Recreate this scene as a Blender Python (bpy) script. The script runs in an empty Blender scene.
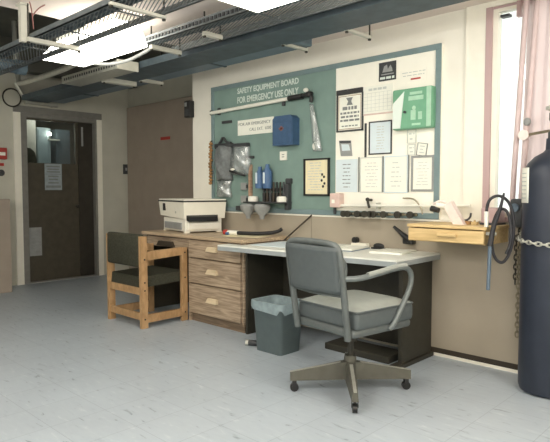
import bpy, bmesh, math, random
from mathutils import Vector, Matrix
random.seed(7)
S = bpy.context.scene
COL = S.collection
PI = math.pi

# ------------------------------------------------------------------ materials
def lin(c):
    return tuple(((v/12.92) if v <= .04045 else ((v+.055)/1.055)**2.4) for v in c)
def rgb(r, g, b):
    return lin((r/255, g/255, b/255))
def mat(name, c, rough=.6, metal=0, var=.08, scale=18, bump=.0, emit=0, stretch=(1, 1, 1), spec=.4, alpha=1, trans=0):
    m = bpy.data.materials.new(name); m.use_nodes = True
    nt = m.node_tree; b = nt.nodes['Principled BSDF']
    c = rgb(*c)
    tc = nt.nodes.new('ShaderNodeTexCoord'); mp = nt.nodes.new('ShaderNodeMapping')
    mp.inputs['Scale'].default_value = stretch
    nt.links.new(tc.outputs['Object'], mp.inputs['Vector'])
    n = nt.nodes.new('ShaderNodeTexNoise'); n.inputs['Scale'].default_value = scale; n.inputs['Detail'].default_value = 4
    nt.links.new(mp.outputs['Vector'], n.inputs['Vector'])
    r = nt.nodes.new('ShaderNodeValToRGB')
    r.color_ramp.elements[0].position = .3; r.color_ramp.elements[1].position = .7
    r.color_ramp.elements[0].color = (*[v*(1-var) for v in c], 1)
    r.color_ramp.elements[1].color = (*[min(1, v*(1+var)) for v in c], 1)
    nt.links.new(n.outputs['Fac'], r.inputs['Fac'])
    nt.links.new(r.outputs['Color'], b.inputs['Base Color'])
    b.inputs['Roughness'].default_value = rough; b.inputs['Metallic'].default_value = metal
    b.inputs['Specular IOR Level'].default_value = spec
    if trans: b.inputs['Transmission Weight'].default_value = trans
    if alpha < 1: b.inputs['Alpha'].default_value = alpha
    if emit:
        b.inputs['Emission Color'].default_value = (*c, 1); b.inputs['Emission Strength'].default_value = emit
    if bump:
        bp = nt.nodes.new('ShaderNodeBump'); bp.inputs['Strength'].default_value = bump
        nt.links.new(n.outputs['Fac'], bp.inputs['Height']); nt.links.new(bp.outputs['Normal'], b.inputs['Normal'])
    return m

def floor_mat():
    m = bpy.data.materials.new('vinyl_tile'); m.use_nodes = True
    nt = m.node_tree; L = nt.links; b = nt.nodes['Principled BSDF']
    tc = nt.nodes.new('ShaderNodeTexCoord')
    mp = nt.nodes.new('ShaderNodeMapping'); mp.inputs['Rotation'].default_value = (0, 0, .75); mp.inputs['Scale'].default_value = (9, 34, 1)
    L.new(tc.outputs['Object'], mp.inputs['Vector'])
    n1 = nt.nodes.new('ShaderNodeTexNoise'); n1.inputs['Scale'].default_value = 1; n1.inputs['Detail'].default_value = 5; n1.inputs['Distortion'].default_value = .6
    L.new(mp.outputs['Vector'], n1.inputs['Vector'])
    r1 = nt.nodes.new('ShaderNodeValToRGB')
    cr = r1.color_ramp; cr.elements[0].position = .27; cr.elements[0].color = (*rgb(134, 143, 150), 1)
    cr.elements[1].position = .36; cr.elements[1].color = (*rgb(176, 186, 194), 1)
    e = cr.elements.new(.62); e.color = (*rgb(180, 190, 197), 1)
    e = cr.elements.new(.75); e.color = (*rgb(194, 202, 207), 1)
    L.new(n1.outputs['Fac'], r1.inputs['Fac'])
    bt = nt.nodes.new('ShaderNodeTexBrick'); bt.offset = 0; bt.inputs['Scale'].default_value = 1
    bt.inputs['Brick Width'].default_value = .305; bt.inputs['Row Height'].default_value = .305
    bt.inputs['Mortar Size'].default_value = .0018; bt.inputs['Mortar Smooth'].default_value = .3
    bt.inputs['Color1'].default_value = (.97, .97, .97, 1); bt.inputs['Color2'].default_value = (1, 1, 1, 1); bt.inputs['Mortar'].default_value = (.72, .72, .74, 1)
    L.new(tc.outputs['Object'], bt.inputs['Vector'])
    n2 = nt.nodes.new('ShaderNodeTexNoise'); n2.inputs['Scale'].default_value = 1.4; n2.inputs['Detail'].default_value = 3
    L.new(tc.outputs['Object'], n2.inputs['Vector'])
    r2 = nt.nodes.new('ShaderNodeValToRGB'); r2.color_ramp.elements[0].color = (.9, .9, .9, 1); r2.color_ramp.elements[0].position = .3
    r2.color_ramp.elements[1].position = .7
    L.new(n2.outputs['Fac'], r2.inputs['Fac'])
    def mul(a, c):
        x = nt.nodes.new('ShaderNodeMix'); x.data_type = 'RGBA'; x.blend_type = 'MULTIPLY'; x.inputs[0].default_value = 1
        L.new(a, x.inputs[6]); L.new(c, x.inputs[7]); return x.outputs[2]
    L.new(mul(mul(r1.outputs['Color'], bt.outputs['Color']), r2.outputs['Color']), b.inputs['Base Color'])
    b.inputs['Roughness'].default_value = .36; b.inputs['Specular IOR Level'].default_value = .45
    return m

def wood_mat(name, c1, c2, scale=(3, 3, 40), rough=.5):
    m = bpy.data.materials.new(name); m.use_nodes = True
    nt = m.node_tree; L = nt.links; b = nt.nodes['Principled BSDF']
    tc = nt.nodes.new('ShaderNodeTexCoord'); mp = nt.nodes.new('ShaderNodeMapping'); mp.inputs['Scale'].default_value = scale
    L.new(tc.outputs['Object'], mp.inputs['Vector'])
    n = nt.nodes.new('ShaderNodeTexNoise'); n.inputs['Scale'].default_value = 1.6; n.inputs['Detail'].default_value = 6; n.inputs['Distortion'].default_value = .8
    L.new(mp.outputs['Vector'], n.inputs['Vector'])
    r = nt.nodes.new('ShaderNodeValToRGB'); r.color_ramp.elements[0].position = .36; r.color_ramp.elements[1].position = .62
    r.color_ramp.elements[0].color = (*rgb(*c1), 1); r.color_ramp.elements[1].color = (*rgb(*c2), 1)
    L.new(n.outputs['Fac'], r.inputs['Fac']); L.new(r.outputs['Color'], b.inputs['Base Color'])
    b.inputs['Roughness'].default_value = rough
    return m

def glass_mat(name, tint=(235, 240, 240), mix=.12, rough=.03):
    m = bpy.data.materials.new(name); m.use_nodes = True
    nt = m.node_tree; nt.nodes.remove(nt.nodes['Principled BSDF']); out = nt.nodes['Material Output']
    t = nt.nodes.new('ShaderNodeBsdfTransparent'); t.inputs[0].default_value = (*rgb(*tint), 1)
    g = nt.nodes.new('ShaderNodeBsdfGlossy'); g.inputs['Roughness'].default_value = rough
    x = nt.nodes.new('ShaderNodeMixShader'); x.inputs[0].default_value = mix
    nt.links.new(t.outputs[0], x.inputs[1]); nt.links.new(g.outputs[0], x.inputs[2]); nt.links.new(x.outputs[0], out.inputs[0])
    return m
def cloth_thin(name, c, transl=.5, transp=.0):
    m = bpy.data.materials.new(name); m.use_nodes = True
    nt = m.node_tree; nt.nodes.remove(nt.nodes['Principled BSDF']); out = nt.nodes['Material Output']
    d = nt.nodes.new('ShaderNodeBsdfDiffuse'); t = nt.nodes.new('ShaderNodeBsdfTranslucent'); p = nt.nodes.new('ShaderNodeBsdfTransparent')
    for s in (d, t): s.inputs[0].default_value = (*rgb(*c), 1)
    x = nt.nodes.new('ShaderNodeMixShader'); x.inputs[0].default_value = transl
    y = nt.nodes.new('ShaderNodeMixShader'); y.inputs[0].default_value = transp
    nt.links.new(d.outputs[0], x.inputs[1]); nt.links.new(t.outputs[0], x.inputs[2])
    nt.links.new(x.outputs[0], y.inputs[1]); nt.links.new(p.outputs[0], y.inputs[2]); nt.links.new(y.outputs[0], out.inputs[0])
    return m

M = {}
M['floor'] = floor_mat()
M['wall'] = mat('wall_paint', (238, 234, 222), .7, var=.03, scale=5)
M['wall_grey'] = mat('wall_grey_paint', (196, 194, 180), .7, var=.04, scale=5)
M['ceil'] = mat('ceiling_paint', (222, 210, 202), .8, var=.03, scale=8)
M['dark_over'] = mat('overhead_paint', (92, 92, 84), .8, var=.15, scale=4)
M['wains'] = mat('wainscot_laminate', (166, 156, 139), .55, var=.03, scale=6)
M['brown_panel'] = mat('bulkhead_laminate', (158, 146, 133), .6, var=.05, scale=6)
M['white_trim'] = mat('white_trim', (240, 236, 222), .5, var=.02)
M['pink_trim'] = mat('rosy_wood_trim', (186, 160, 158), .5, var=.06, scale=20, stretch=(1, 1, .1))
M['grey_jamb'] = mat('grey_jamb', (128, 126, 120), .5)
M['door_dark'] = mat('door_paint_kneehole_shade', (78, 73, 62), .42, var=.12, scale=12)
M['door_dark2'] = mat('side_paint_kneehole_shade', (58, 54, 47), .45, var=.12, scale=12)
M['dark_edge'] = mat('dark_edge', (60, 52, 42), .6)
M['tray'] = mat('tray_steel', (110, 116, 118), .5, metal=.15, var=.15, scale=20)
M['tray_light'] = mat('tray_grey_steel', (122, 128, 130), .5, metal=.35, var=.15, scale=20)
M['tray_dark'] = mat('tray_dark_steel', (76, 88, 95), .55, metal=.1, var=.2, scale=9)
M['duct'] = mat('blue_grey_duct', (104, 122, 134), .45, metal=.1, var=.12, scale=7)
M['galv'] = mat('galvanised_steel', (190, 190, 180), .4, metal=.5, var=.1, scale=25)
M['strut'] = mat('pale_strut', (198, 196, 184), .5, var=.05)
M['lamp_white'] = mat('lamp_housing', (240, 238, 226), .5, var=.02)
M['lamp_glow'] = mat('lamp_diffuser', (255, 252, 240), .5, var=0, emit=8)
M['board_green'] = mat('board_green', (124, 148, 140), .65, var=.06, scale=9)
M['board_frame'] = mat('board_frame_green', (118, 138, 140), .5, var=.06, scale=15)
M['cream'] = mat('cream_board', (246, 243, 230), .7, var=.03, scale=7)
M['letter'] = mat('white_letters', (212, 222, 214), .6, var=.02)
M['paper'] = mat('white_paper', (238, 238, 226), .8, var=.02)
M['paper_blue'] = mat('pale_blue_paper', (214, 226, 230), .8, var=.02)
M['paper_cream'] = mat('cream_paper', (232, 222, 186), .8, var=.03)
M['ink'] = mat('ink_grey', (128, 132, 130), .8)
M['ink_pale'] = mat('ink_pale', (198, 202, 196), .8)
M['ink_dark'] = mat('ink_dark', (52, 52, 52), .8)
M['red'] = mat('red_paint', (176, 62, 54), .5)
M['wire_red'] = mat('faded_red_wire', (140, 92, 86), .6)
M['black'] = mat('black_plastic', (36, 36, 36), .4, var=.1)
M['charcoal'] = mat('charcoal', (60, 62, 64), .5, var=.1)
M['navy_box'] = mat('navy_box', (58, 86, 118), .55, var=.1, scale=30)
M['green_case'] = mat('green_case', (112, 166, 134), .5, var=.05)
M['green_pale'] = mat('pale_green', (168, 206, 180), .6)
M['white_plastic'] = mat('white_plastic', (238, 236, 224), .45, var=.02)
M['cream_plastic'] = mat('cream_plastic', (242, 238, 222), .45, var=.02)
M['grey_plastic'] = mat('grey_plastic', (150, 152, 150), .5)
M['bag_grey'] = mat('grey_bag', (112, 116, 116), .6, var=.25, scale=30, bump=.6)
def film_mat(name):
    m = glass_mat(name, (232, 236, 236), .16, .25)
    nt = m.node_tree; out = nt.nodes['Material Output']; src = out.inputs[0].links[0].from_socket
    d = nt.nodes.new('ShaderNodeBsdfDiffuse'); d.inputs[0].default_value = (*rgb(226, 230, 228), 1)
    x = nt.nodes.new('ShaderNodeMixShader'); x.inputs[0].default_value = .16
    nt.links.new(src, x.inputs[1]); nt.links.new(d.outputs[0], x.inputs[2]); nt.links.new(x.outputs[0], out.inputs[0])
    return m
M['clear'] = film_mat('clear_plastic')
M['glass'] = glass_mat('pane_glass')
M['brown_cord'] = mat('brown_cord', (158, 120, 78), .8, var=.25, scale=60)
M['pink_box'] = mat('pinkish_plastic', (216, 190, 180), .5)
M['gun_pale'] = mat('pale_gun', (232, 216, 208), .5)
M['brass'] = mat('dull_brass', (150, 142, 120), .35, metal=.6)
M['desk_wood'] = wood_mat('desk_oak', (140, 122, 102), (184, 164, 140), (2.5, 2.5, 36))
M['desk_wood_shade'] = wood_mat('desk_oak_gap_shade', (108, 92, 74), (142, 122, 100), (2.5, 2.5, 36))  # darker oak copy: shadow lines between drawers put into the carcass colour
M['desk_top'] = wood_mat('desk_top_oak', (166, 146, 120), (192, 170, 142), (2.5, 30, 30))
M['handle_wood'] = wood_mat('handle_maple', (198, 180, 148), (212, 194, 162), (4, 20, 20))
M['shelf_wood'] = wood_mat('yellow_pine', (194, 166, 114), (216, 188, 136), (2.5, 20, 30))
M['chair_wood'] = wood_mat('chair_oak', (162, 128, 88), (188, 152, 110), (12, 12, 5))
M['fabric'] = mat('olive_fabric', (66, 66, 56), .95, var=.25, scale=90, bump=.3, spec=.1)
M['grey_top'] = mat('grey_laminate', (228, 230, 222), .35, var=.02)
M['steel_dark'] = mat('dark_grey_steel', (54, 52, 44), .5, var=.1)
M['alu'] = mat('aluminium_edge', (176, 184, 186), .35, metal=.4, var=.05)
M['chair_steel'] = mat('grey_chair_steel', (98, 104, 103), .45, metal=.25, var=.06)
M['arm_steel'] = mat('arm_steel', (112, 119, 118), .4, metal=.3, var=.05)
M['base_steel'] = mat('base_steel', (92, 91, 82), .45, metal=.25, var=.1)
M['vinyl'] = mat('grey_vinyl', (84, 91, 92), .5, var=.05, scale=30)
M['vinyl_lit'] = mat('grey_vinyl_lit', (150, 154, 148), .36, var=.05, scale=30)  # paler copy of the vinyl: light from above put into the colour
M['bin'] = mat('slate_bin', (86, 98, 100), .5, var=.06)
M['bin_bag'] = mat('bin_liner', (140, 156, 160), .35, var=.15, scale=25)
M['cyl'] = mat('navy_cylinder', (42, 48, 60), .42, var=.14, scale=6)
M['pink_pipe'] = mat('rosy_pipe', (204, 184, 182), .45, var=.06)
M['curtain'] = cloth_thin('sheer_rose_curtain', (230, 214, 213), .35, .0)
M['hose'] = mat('black_hose', (44, 44, 48), .45)
M['blue_tube'] = mat('blue_grey_tube', (94, 110, 124), .4)
M['blue_plastic'] = mat('blue_plastic', (74, 104, 142), .4)

# ------------------------------------------------------------------ mesh helper
class MB:
    def __init__(s): s.bm = bmesh.new()
    def _new(s, verts, mtx=None):
        if mtx is not None: bmesh.ops.transform(s.bm, matrix=mtx, verts=verts)
        return verts
    def box(s, a, b, bev=0, mtx=None, seg=2):
        r = bmesh.ops.create_cube(s.bm, size=1); v = r['verts']
        c = [(a[i]+b[i])/2 for i in range(3)]; d = [abs(b[i]-a[i]) for i in range(3)]
        for q in v: q.co = Vector([q.co[i]*d[i]+c[i] for i in range(3)])
        if bev:
            ed = list({e for q in v for e in q.link_edges})
            rr = bmesh.ops.bevel(s.bm, geom=ed, offset=min(bev, min(d)*.45), segments=seg, affect='EDGES', profile=.5)
            v = list({q for f in rr['faces'] for q in f.verts} | {q for q in v if q.is_valid})
        s._new(v, mtx); return s
    def hexa(s, p, mtx=None):   # 8 points: bottom 4 ccw, top 4 ccw
        v = [s.bm.verts.new(q) for q in p]
        for f in ((3, 2, 1, 0), (4, 5, 6, 7), (0, 1, 5, 4), (1, 2, 6, 5), (2, 3, 7, 6), (3, 0, 4, 7)): s.bm.faces.new([v[i] for i in f])
        s._new(v, mtx); return s
    def prism(s, pts, off, mtx=None):  # polygon pts (3d) extruded by off vector
        off = Vector(off); n = len(pts)
        a = [s.bm.verts.new(p) for p in pts]; b = [s.bm.verts.new(Vector(p)+off) for p in pts]
        s.bm.faces.new(a); s.bm.faces.new(b[::-1])
        for i in range(n): s.bm.faces.new((a[i], b[i], b[(i+1) % n], a[(i+1) % n]))
        s._new(a+b, mtx); return s
    def cyl(s, p0, p1, r, r2=None, n=16, mtx=None):
        p0, p1 = Vector(p0), Vector(p1); d = p1-p0
        res = bmesh.ops.create_cone(s.bm, cap_ends=True, segments=n, radius1=r, radius2=r if r2 is None else r2, depth=d.length)
        q = Vector((0, 0, 1)).rotation_difference(d.normalized()).to_matrix().to_4x4()
        s._new(res['verts'], Matrix.Translation((p0+p1)/2) @ q); s._new(res['verts'], mtx); return s
    def sphere(s, c, r, sc=(1, 1, 1), n=14, mtx=None):
        res = bmesh.ops.create_uvsphere(s.bm, u_segments=n, v_segments=max(6, n//2+1), radius=r)
        s._new(res['verts'], Matrix.Translation(c) @ Matrix.Diagonal((*sc, 1))); s._new(res['verts'], mtx); return s
    def tube(s, pts, r, n=8, mtx=None, closed=False, smooth=0):
        pts = [Vector(p) for p in pts]
        for _ in range(smooth):
            q = []
            m = len(pts)
            for i in range(m if closed else m-1):
                a, b = pts[i], pts[(i+1) % m]
                q += [a*.75+b*.25, a*.25+b*.75]
            if not closed: q = [pts[0]]+q+[pts[-1]]
            pts = q
        m = len(pts); rad = r if isinstance(r, (list, tuple)) else None
        rings = []; up = None
        for i, p in enumerate(pts):
            a = pts[(i-1) % m] if (closed or i > 0) else p; b = pts[(i+1) % m] if (closed or i < m-1) else p
            t = (b-a).normalized()
            if up is None:
                up = Vector((0, 0, 1)) if abs(t.z) < .9 else Vector((1, 0, 0))
            x = t.cross(up); 
            if x.length < 1e-5: x = t.cross(Vector((0, 1, .1)))
            x.normalize(); y = x.cross(t).normalized(); up = y
            rr = rad[0]+(rad[1]-rad[0])*i/(m-1) if rad else r
            rings.append([s.bm.verts.new(p+(x*math.cos(2*PI*k/n)+y*math.sin(2*PI*k/n))*rr) for k in range(n)])
        for i in range(m if closed else m-1):
            A, B = rings[i], rings[(i+1) % m]
            for k in range(n): s.bm.faces.new((A[k], A[(k+1) % n], B[(k+1) % n], B[k]))
        if not closed:
            s.bm.faces.new(rings[0][::-1]); s.bm.faces.new(rings[-1])
        if mtx is not None: s._new([v for R in rings for v in R], mtx)
        return s
    def lathe(s, prof, c, n=32, mtx=None):
        rings = []
        for r, z in prof:
            if r < 1e-5: rings.append([s.bm.verts.new((c[0], c[1], c[2]+z))])
            else: rings.append([s.bm.verts.new((c[0]+r*math.cos(2*PI*k/n), c[1]+r*math.sin(2*PI*k/n), c[2]+z)) for k in range(n)])
        for A, B in zip(rings, rings[1:]):
            for k in range(n):
                k2 = (k+1) % n
                if len(A) == 1 and len(B) == 1: continue
                if len(A) == 1: s.bm.faces.new((A[0], B[k2], B[k]))
                elif len(B) == 1: s.bm.faces.new((A[k], A[k2], B[0]))
                else: s.bm.faces.new((A[k], A[k2], B[k2], B[k]))
        if mtx is not None: s._new([v for R in rings for v in R], mtx)
        return s
    def grid(s, fn, nu, nv, thick=0):
        g = [[s.bm.verts.new(fn(i/nu, j/nv)) for j in range(nv+1)] for i in range(nu+1)]
        for i in range(nu):
            for j in range(nv): s.bm.faces.new((g[i][j], g[i+1][j], g[i+1][j+1], g[i][j+1]))
        return s
    def build(s, name, m, parent=None, loc=(0, 0, 0), smooth=False, solid=0):
        loc = Vector(loc)
        if parent is not None: loc = ORI.get(parent.name, Vector())
        bmesh.ops.recalc_face_normals(s.bm, faces=s.bm.faces)
        bmesh.ops.translate(s.bm, verts=s.bm.verts, vec=-loc)
        me = bpy.data.meshes.new(name); s.bm.to_mesh(me); s.bm.free()
        me.materials.append(M[m] if isinstance(m, str) else m)
        if smooth:
            for p in me.polygons: p.use_smooth = True
            try: me.set_sharp_from_angle(angle=math.radians(40))
            except Exception: pass
        o = bpy.data.objects.new(name, me); COL.objects.link(o)
        if parent is not None: o.parent = parent
        else: o.location = loc
        ORI[o.name] = loc.copy()
        if solid:
            md = o.modifiers.new('thickness', 'SOLIDIFY'); md.thickness = solid
        return o
ORI = {}
def tag(o, label, cat, group=None):
    o['label'] = label; o['category'] = cat
    if group: o['group'] = group
    return o
def thing(name, label, cat, loc, group=None):
    o = bpy.data.objects.new(name, None); COL.objects.link(o); o.location = loc; o.empty_display_size = .1
    ORI[o.name] = Vector(loc)
    return tag(o, label, cat, group)
def struct(o):
    o['kind'] = 'structure'; return o
def lab(o, label): o['label'] = label; return o

def text(body, x0, x1, z0, z1, y, m, parent, name='lettering', weight=.0, depth=.0015, facing='y', yaw=None):
    """flat lettering filling the rectangle; facing -y (on the board wall) or +x (on the door wall, x0..x1 are y)"""
    cu = bpy.data.curves.new(name, 'FONT'); cu.body = body; cu.extrude = .001; cu.align_x = 'CENTER'; cu.space_line = .95; cu.offset = weight
    t = bpy.data.objects.new(name, cu); COL.objects.link(t)
    bpy.context.view_layer.update()
    me = bpy.data.meshes.new_from_object(t.evaluated_get(bpy.context.evaluated_depsgraph_get()))
    bpy.data.objects.remove(t); bpy.data.curves.remove(cu)
    xs = [v.co.x for v in me.vertices]; ys = [v.co.y for v in me.vertices]
    a, b, c, d = min(xs), max(xs), min(ys), max(ys)
    L = ORI.get(parent.name, Vector())
    for v in me.vertices:
        u = x0+(v.co.x-a)/(b-a)*(x1-x0); w = z0+(v.co.y-c)/(d-c)*(z1-z0); k = depth if v.co.z > 0 else 0
        v.co = (Vector((u, y-k, w)) if facing == 'y' else Vector((y+k, u, w)))-L
    me.materials.clear(); me.materials.append(M[m])
    o = bpy.data.objects.new(name, me); COL.objects.link(o); o.parent = parent; ORI[o.name] = L.copy()
    return o

# ------------------------------------------------------------------ room shell
W = 3.726; XB = -7.2; ZC = 2.44; ZO = 2.95; XR = 1.6; YF = -2.6; XE = -4.0; YR = 4.45
struct(MB().box((XB, YF, -.1), (XR, YR, 0)).build('floor', 'floor'))
struct(MB().box((XE, YF, ZC), (XR, W+.1, ZC+.04)).box((XE, YF, ZC+.04), (XE+.03, W, ZO)).build('ceiling', 'ceil'))
struct(MB().box((XB, YF, ZO), (XE+.03, YR, ZO+.06)).build('ceiling_overhead', 'dark_over'))
# board wall with window opening
WX0, WX1, WZ0, WZ1 = -1.563, -.45, 1.02, 2.40
XL = -4.775
w = MB()
w.box((XL, W, 0), (WX0, W+.1, ZO)); w.box((WX0, W, 0), (WX1, W+.1, WZ0)); w.box((WX0, W, WZ1), (WX1, W+.1, ZO)); w.box((WX1, W, 0), (XR, W+.1, ZO))
struct(w.build('wall_right', 'wall'))
struct(MB().box((XL, W+.1, 0), (XL+.1, YR, ZO)).build('wall_recess', 'wall_grey'))
struct(MB().box((XB-.1, YR, 0), (XL+.1, YR+.1, ZO)).build('wall_recess', 'wall_grey'))
struct(MB().box((XB+.03, YR-.05, .04), (XL-.03, YR, 2.38), .006).build('trim_1', 'brown_panel'))
# door wall
DY0, DY1, DZ = 2.90, 3.94, 2.17
w = MB(); w.box((XB-.12, YF, 0), (XB, DY0, ZO)).box((XB-.12, DY1, 0), (XB, YR, ZO)).box((XB-.12, DY0, DZ), (XB, DY1, ZO))
struct(w.build('wall_back', 'wall_grey'))
struct(MB().box((XR, YF, 0), (XR+.1, YR, ZO)).build('wall_front', 'wall'))
struct(MB().box((XB, YF-.1, 0), (XR, YF, ZO)).build('wall_left', 'wall'))
# wainscot and base of the board wall
struct(MB().box((-4.70, W-.022, .06), (-3.11, W, .975)).box((-3.106, W-.022, .06), (XR, W, .975)).build('trim_2', 'wains'))
struct(MB().box((-4.72, W-.03, .975), (WX0-.07, W, .987)).build('trim_3', 'wall'))
struct(MB().box((-4.70, W-.026, 0), (XR, W, .022)).build('baseboard_right', 'white_trim'))
struct(MB().box((-4.70, W-.024, .022), (XR, W, .06)).build('baseboard_right', 'dark_edge'))
# low boxed ledge left of the door
struct(MB().box((XB, YF, 0), (-6.75, 2.585, 1.095), .008).build('trim_4', 'brown_panel'))
# casing at the window side
struct(MB().box((-1.745, W-.02, .987), (-1.607, W, 2.405)).box((-1.745, W-.02, 2.405), (WX1, W, ZC)).build('trim_5', 'white_trim'))
# window
wn = struct(MB().box((-1.606, W-.024, WZ0-.03), (WX0, W+.06, 2.403)).box((WX0, W-.012, WZ1-.012), (WX1, W+.06, 2.403)).box((WX0, W-.02, WZ0-.03), (WX1, W+.06, WZ0)).box((WX1, W-.03, WZ0-.03), (WX1+.07, W+.06, 2.403)).build('window_1', 'pink_trim'))
MB().box((WX0, W+.03, WZ0), (WX1, W+.036, WZ1)).build('pane', 'glass', wn)
sf = MB(); e = .035
sf.box((WX0, W-.008, WZ0), (WX0+e, W+.045, WZ1)).box((WX1-e, W-.008, WZ0), (WX1, W+.045, WZ1)).box((WX0+e, W-.008, WZ0), (WX1-e, W+.045, WZ0+e)).box((WX0+e, W-.008, WZ1-e), (WX1-e, W+.045, WZ1))
sf.build('sash', 'white_trim', wn)
MB().box((-1.515, W-.016, 2.325), (-1.455, W+.031, 2.342), .003).build('latch', 'charcoal', wn)

# door
d = struct(MB().box((XB-.12, DY0, 0), (XB+.005, DY0+.08, DZ)).box((XB-.12, DY1-.03, 0), (XB+.005, DY1, DZ)).box((XB-.12, DY0+.08, DZ-.05), (XB+.005, DY1-.03, DZ)).box((XB-.12, DY0+.08, 0), (XB-.005, DY1-.03, .012)).build('door_1', 'grey_jamb'))
c = MB(); c.box((XB, DY0-.085, 0), (XB+.022, DY0, DZ+.0)).box((XB, DY1, 0), (XB+.022, DY1+.07, DZ+.0)).build('casing', 'white_trim', d)
MB().box((XB, DY0-.085, DZ), (XB+.022, DY1+.07, DZ+.085)).build('head_casing', 'grey_jamb', d)
GY0, GY1, GZ0, GZ1 = 2.995, 3.66, 1.55, 2.10
xd = XB-.06
l = MB(); y0, y1 = DY0+.08, 3.69
l.box((xd-.04, y0, .012), (xd, y1, GZ0)).box((xd-.04, y0, GZ1), (xd, y1, DZ-.05)).box((xd-.04, y0, GZ0), (xd, GY0, GZ1)).box((xd-.04, GY1, GZ0), (xd, y1, GZ1))
leaf = l.build('door_leaf', 'door_dark', d)
MB().box((xd-.024, GY0, GZ0), (xd-.018, GY1, GZ1)).build('door_glass', 'glass', leaf)
g = MB()
for k in range(8): g.box((xd, 3.015, .37+k*.043), (xd+.012, 3.15, .37+k*.043+.033), .003)
g.box((xd, 2.995, .345), (xd+.006, 3.165, .715)); g.build('vent', 'grey_plastic', leaf)
MB().cyl((xd, 3.645, .98), (xd+.05, 3.645, .98), .011).sphere((xd+.06, 3.645, .98), .026).build('door_knob', 'steel_dark', leaf, smooth=True)
sp = MB().box((xd-.04, 3.70, .012), (xd-.005, DY1-.03, DZ-.05)).build('side_panel', 'door_dark2', d)
MB().box((xd-.005, 3.745, 1.80), (xd+.006, 3.77, 2.06), .002).build('pull_plate', 'grey_plastic', sp)
# corridor seen through the door glass
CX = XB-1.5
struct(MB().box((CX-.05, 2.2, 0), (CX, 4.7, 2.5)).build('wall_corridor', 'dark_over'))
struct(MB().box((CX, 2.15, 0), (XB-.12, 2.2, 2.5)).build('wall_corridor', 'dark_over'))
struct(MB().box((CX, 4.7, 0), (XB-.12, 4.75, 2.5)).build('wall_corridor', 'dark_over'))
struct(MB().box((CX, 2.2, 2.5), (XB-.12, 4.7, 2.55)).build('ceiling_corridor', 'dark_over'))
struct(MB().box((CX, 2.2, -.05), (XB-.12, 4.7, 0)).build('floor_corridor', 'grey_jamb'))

# ------------------------------------------------------------------ overhead services
def lamp(x0, x1, label):
    yc = 2.175; t = thing('ceiling_light', label, 'ceiling light', ((x0+x1)/2, yc, 2.24), 'fluorescent lights in one row')
    def sec(x, k=1): return [(x, 1.985, 2.262), (x, 1.985, 2.25), (x, 2.0, 2.24), (x, 2.35, 2.24), (x, 2.365, 2.25), (x, 2.365, 2.262), (x, 2.30, 2.395), (x, 2.10, 2.395)]
    MB().prism(sec(x0+.012), (x1-x0-.024, 0, 0)).build('diffuser', 'lamp_glow', t)
    MB().prism(sec(x0), (.012, 0, 0)).build('end_plate', 'lamp_white', t)
    MB().prism(sec(x1-.012), (.012, 0, 0)).build('end_plate', 'lamp_glow', t)
    MB().box((x0, 2.12, 2.395), (x1, 2.28, ZC), .004).build('housing', 'lamp_white', t)
lamp(-4.50, -3.56, 'bright fluorescent ceiling light with its whole length in view')
lamp(-2.40, -1.30, 'fluorescent ceiling light cut by the top edge above the wall board')

def mesh_tray(name, label, x0, x1, y0, y1, z, h=.055, pitch=.05, m='tray', group='cable trays under the ceiling'):
    t = thing(name, label, 'cable tray', ((x0+x1)/2, (y0+y1)/2, z), group)
    MB().box((x0, y0, z), (x1, y0+.012, z+h)).box((x0, y0, z), (x1, y0+.022, z+.004)).build('side_rail', m, t)
    MB().box((x0, y1-.012, z), (x1, y1, z+h)).box((x0, y1-.022, z), (x1, y1, z+.004)).build('side_rail', m, t)
    b = MB(); run = (y1-y0-.02)*2.2; n = int((x1-x0+run)/pitch)
    for k in range(n):      # slanting strands of the expanded metal floor, clipped to the tray
        xa = x0+k*pitch; xb = xa-run; ya, yc = y0+.01, y1-.01
        if xa > x1: ya += (xa-x1)/run*(yc-ya); xa = x1
        if xb < x0: yc = ya+(xa-x0)/(xa-xb)*(yc-ya); xb = x0
        if xa-xb < .05: continue
        b.prism([(xa, ya, z+.004), (xa, ya+.006, z+.004), (xb, yc, z+.004), (xb, yc-.006, z+.004)], (0, 0, .003))
    for k in range(int((x1-x0)/.6)+1): b.box((x0+.02+k*.6, y0, z+.006), (x0+.035+k*.6, y1, z+.012))
    b.build('mesh_bottom', m, t)
    c = MB()
    for j in range(2):
        y = y0+.06+j*.05
        c.tube([(x0+.02, y, z+.028), ((x0+x1)/2, y+.015, z+.028), (x1-.02, y-.01, z+.028)], .014, 8)
    c.build('cables', 'tray_dark', t)
    return t
mesh_tray('cable_tray', 'wide slatted cable tray nearest the viewer, running beside the bright lamp', -5.35, -1.0, 1.635, 1.96, 2.22, h=.035)
t2 = mesh_tray('cable_tray', 'slatted cable tray between the bright lamp and the dark overhead tray', -3.78, -.9, 2.42, 2.76, 2.30, m='tray_light')
# perforated upper lip of that tray
b = MB()
for k in range(70): b.box((-3.74+k*.04, 2.412, 2.316), (-3.74+k*.04+.022, 2.4195, 2.338))
b.build('rail_slots', 'charcoal', t2)
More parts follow.
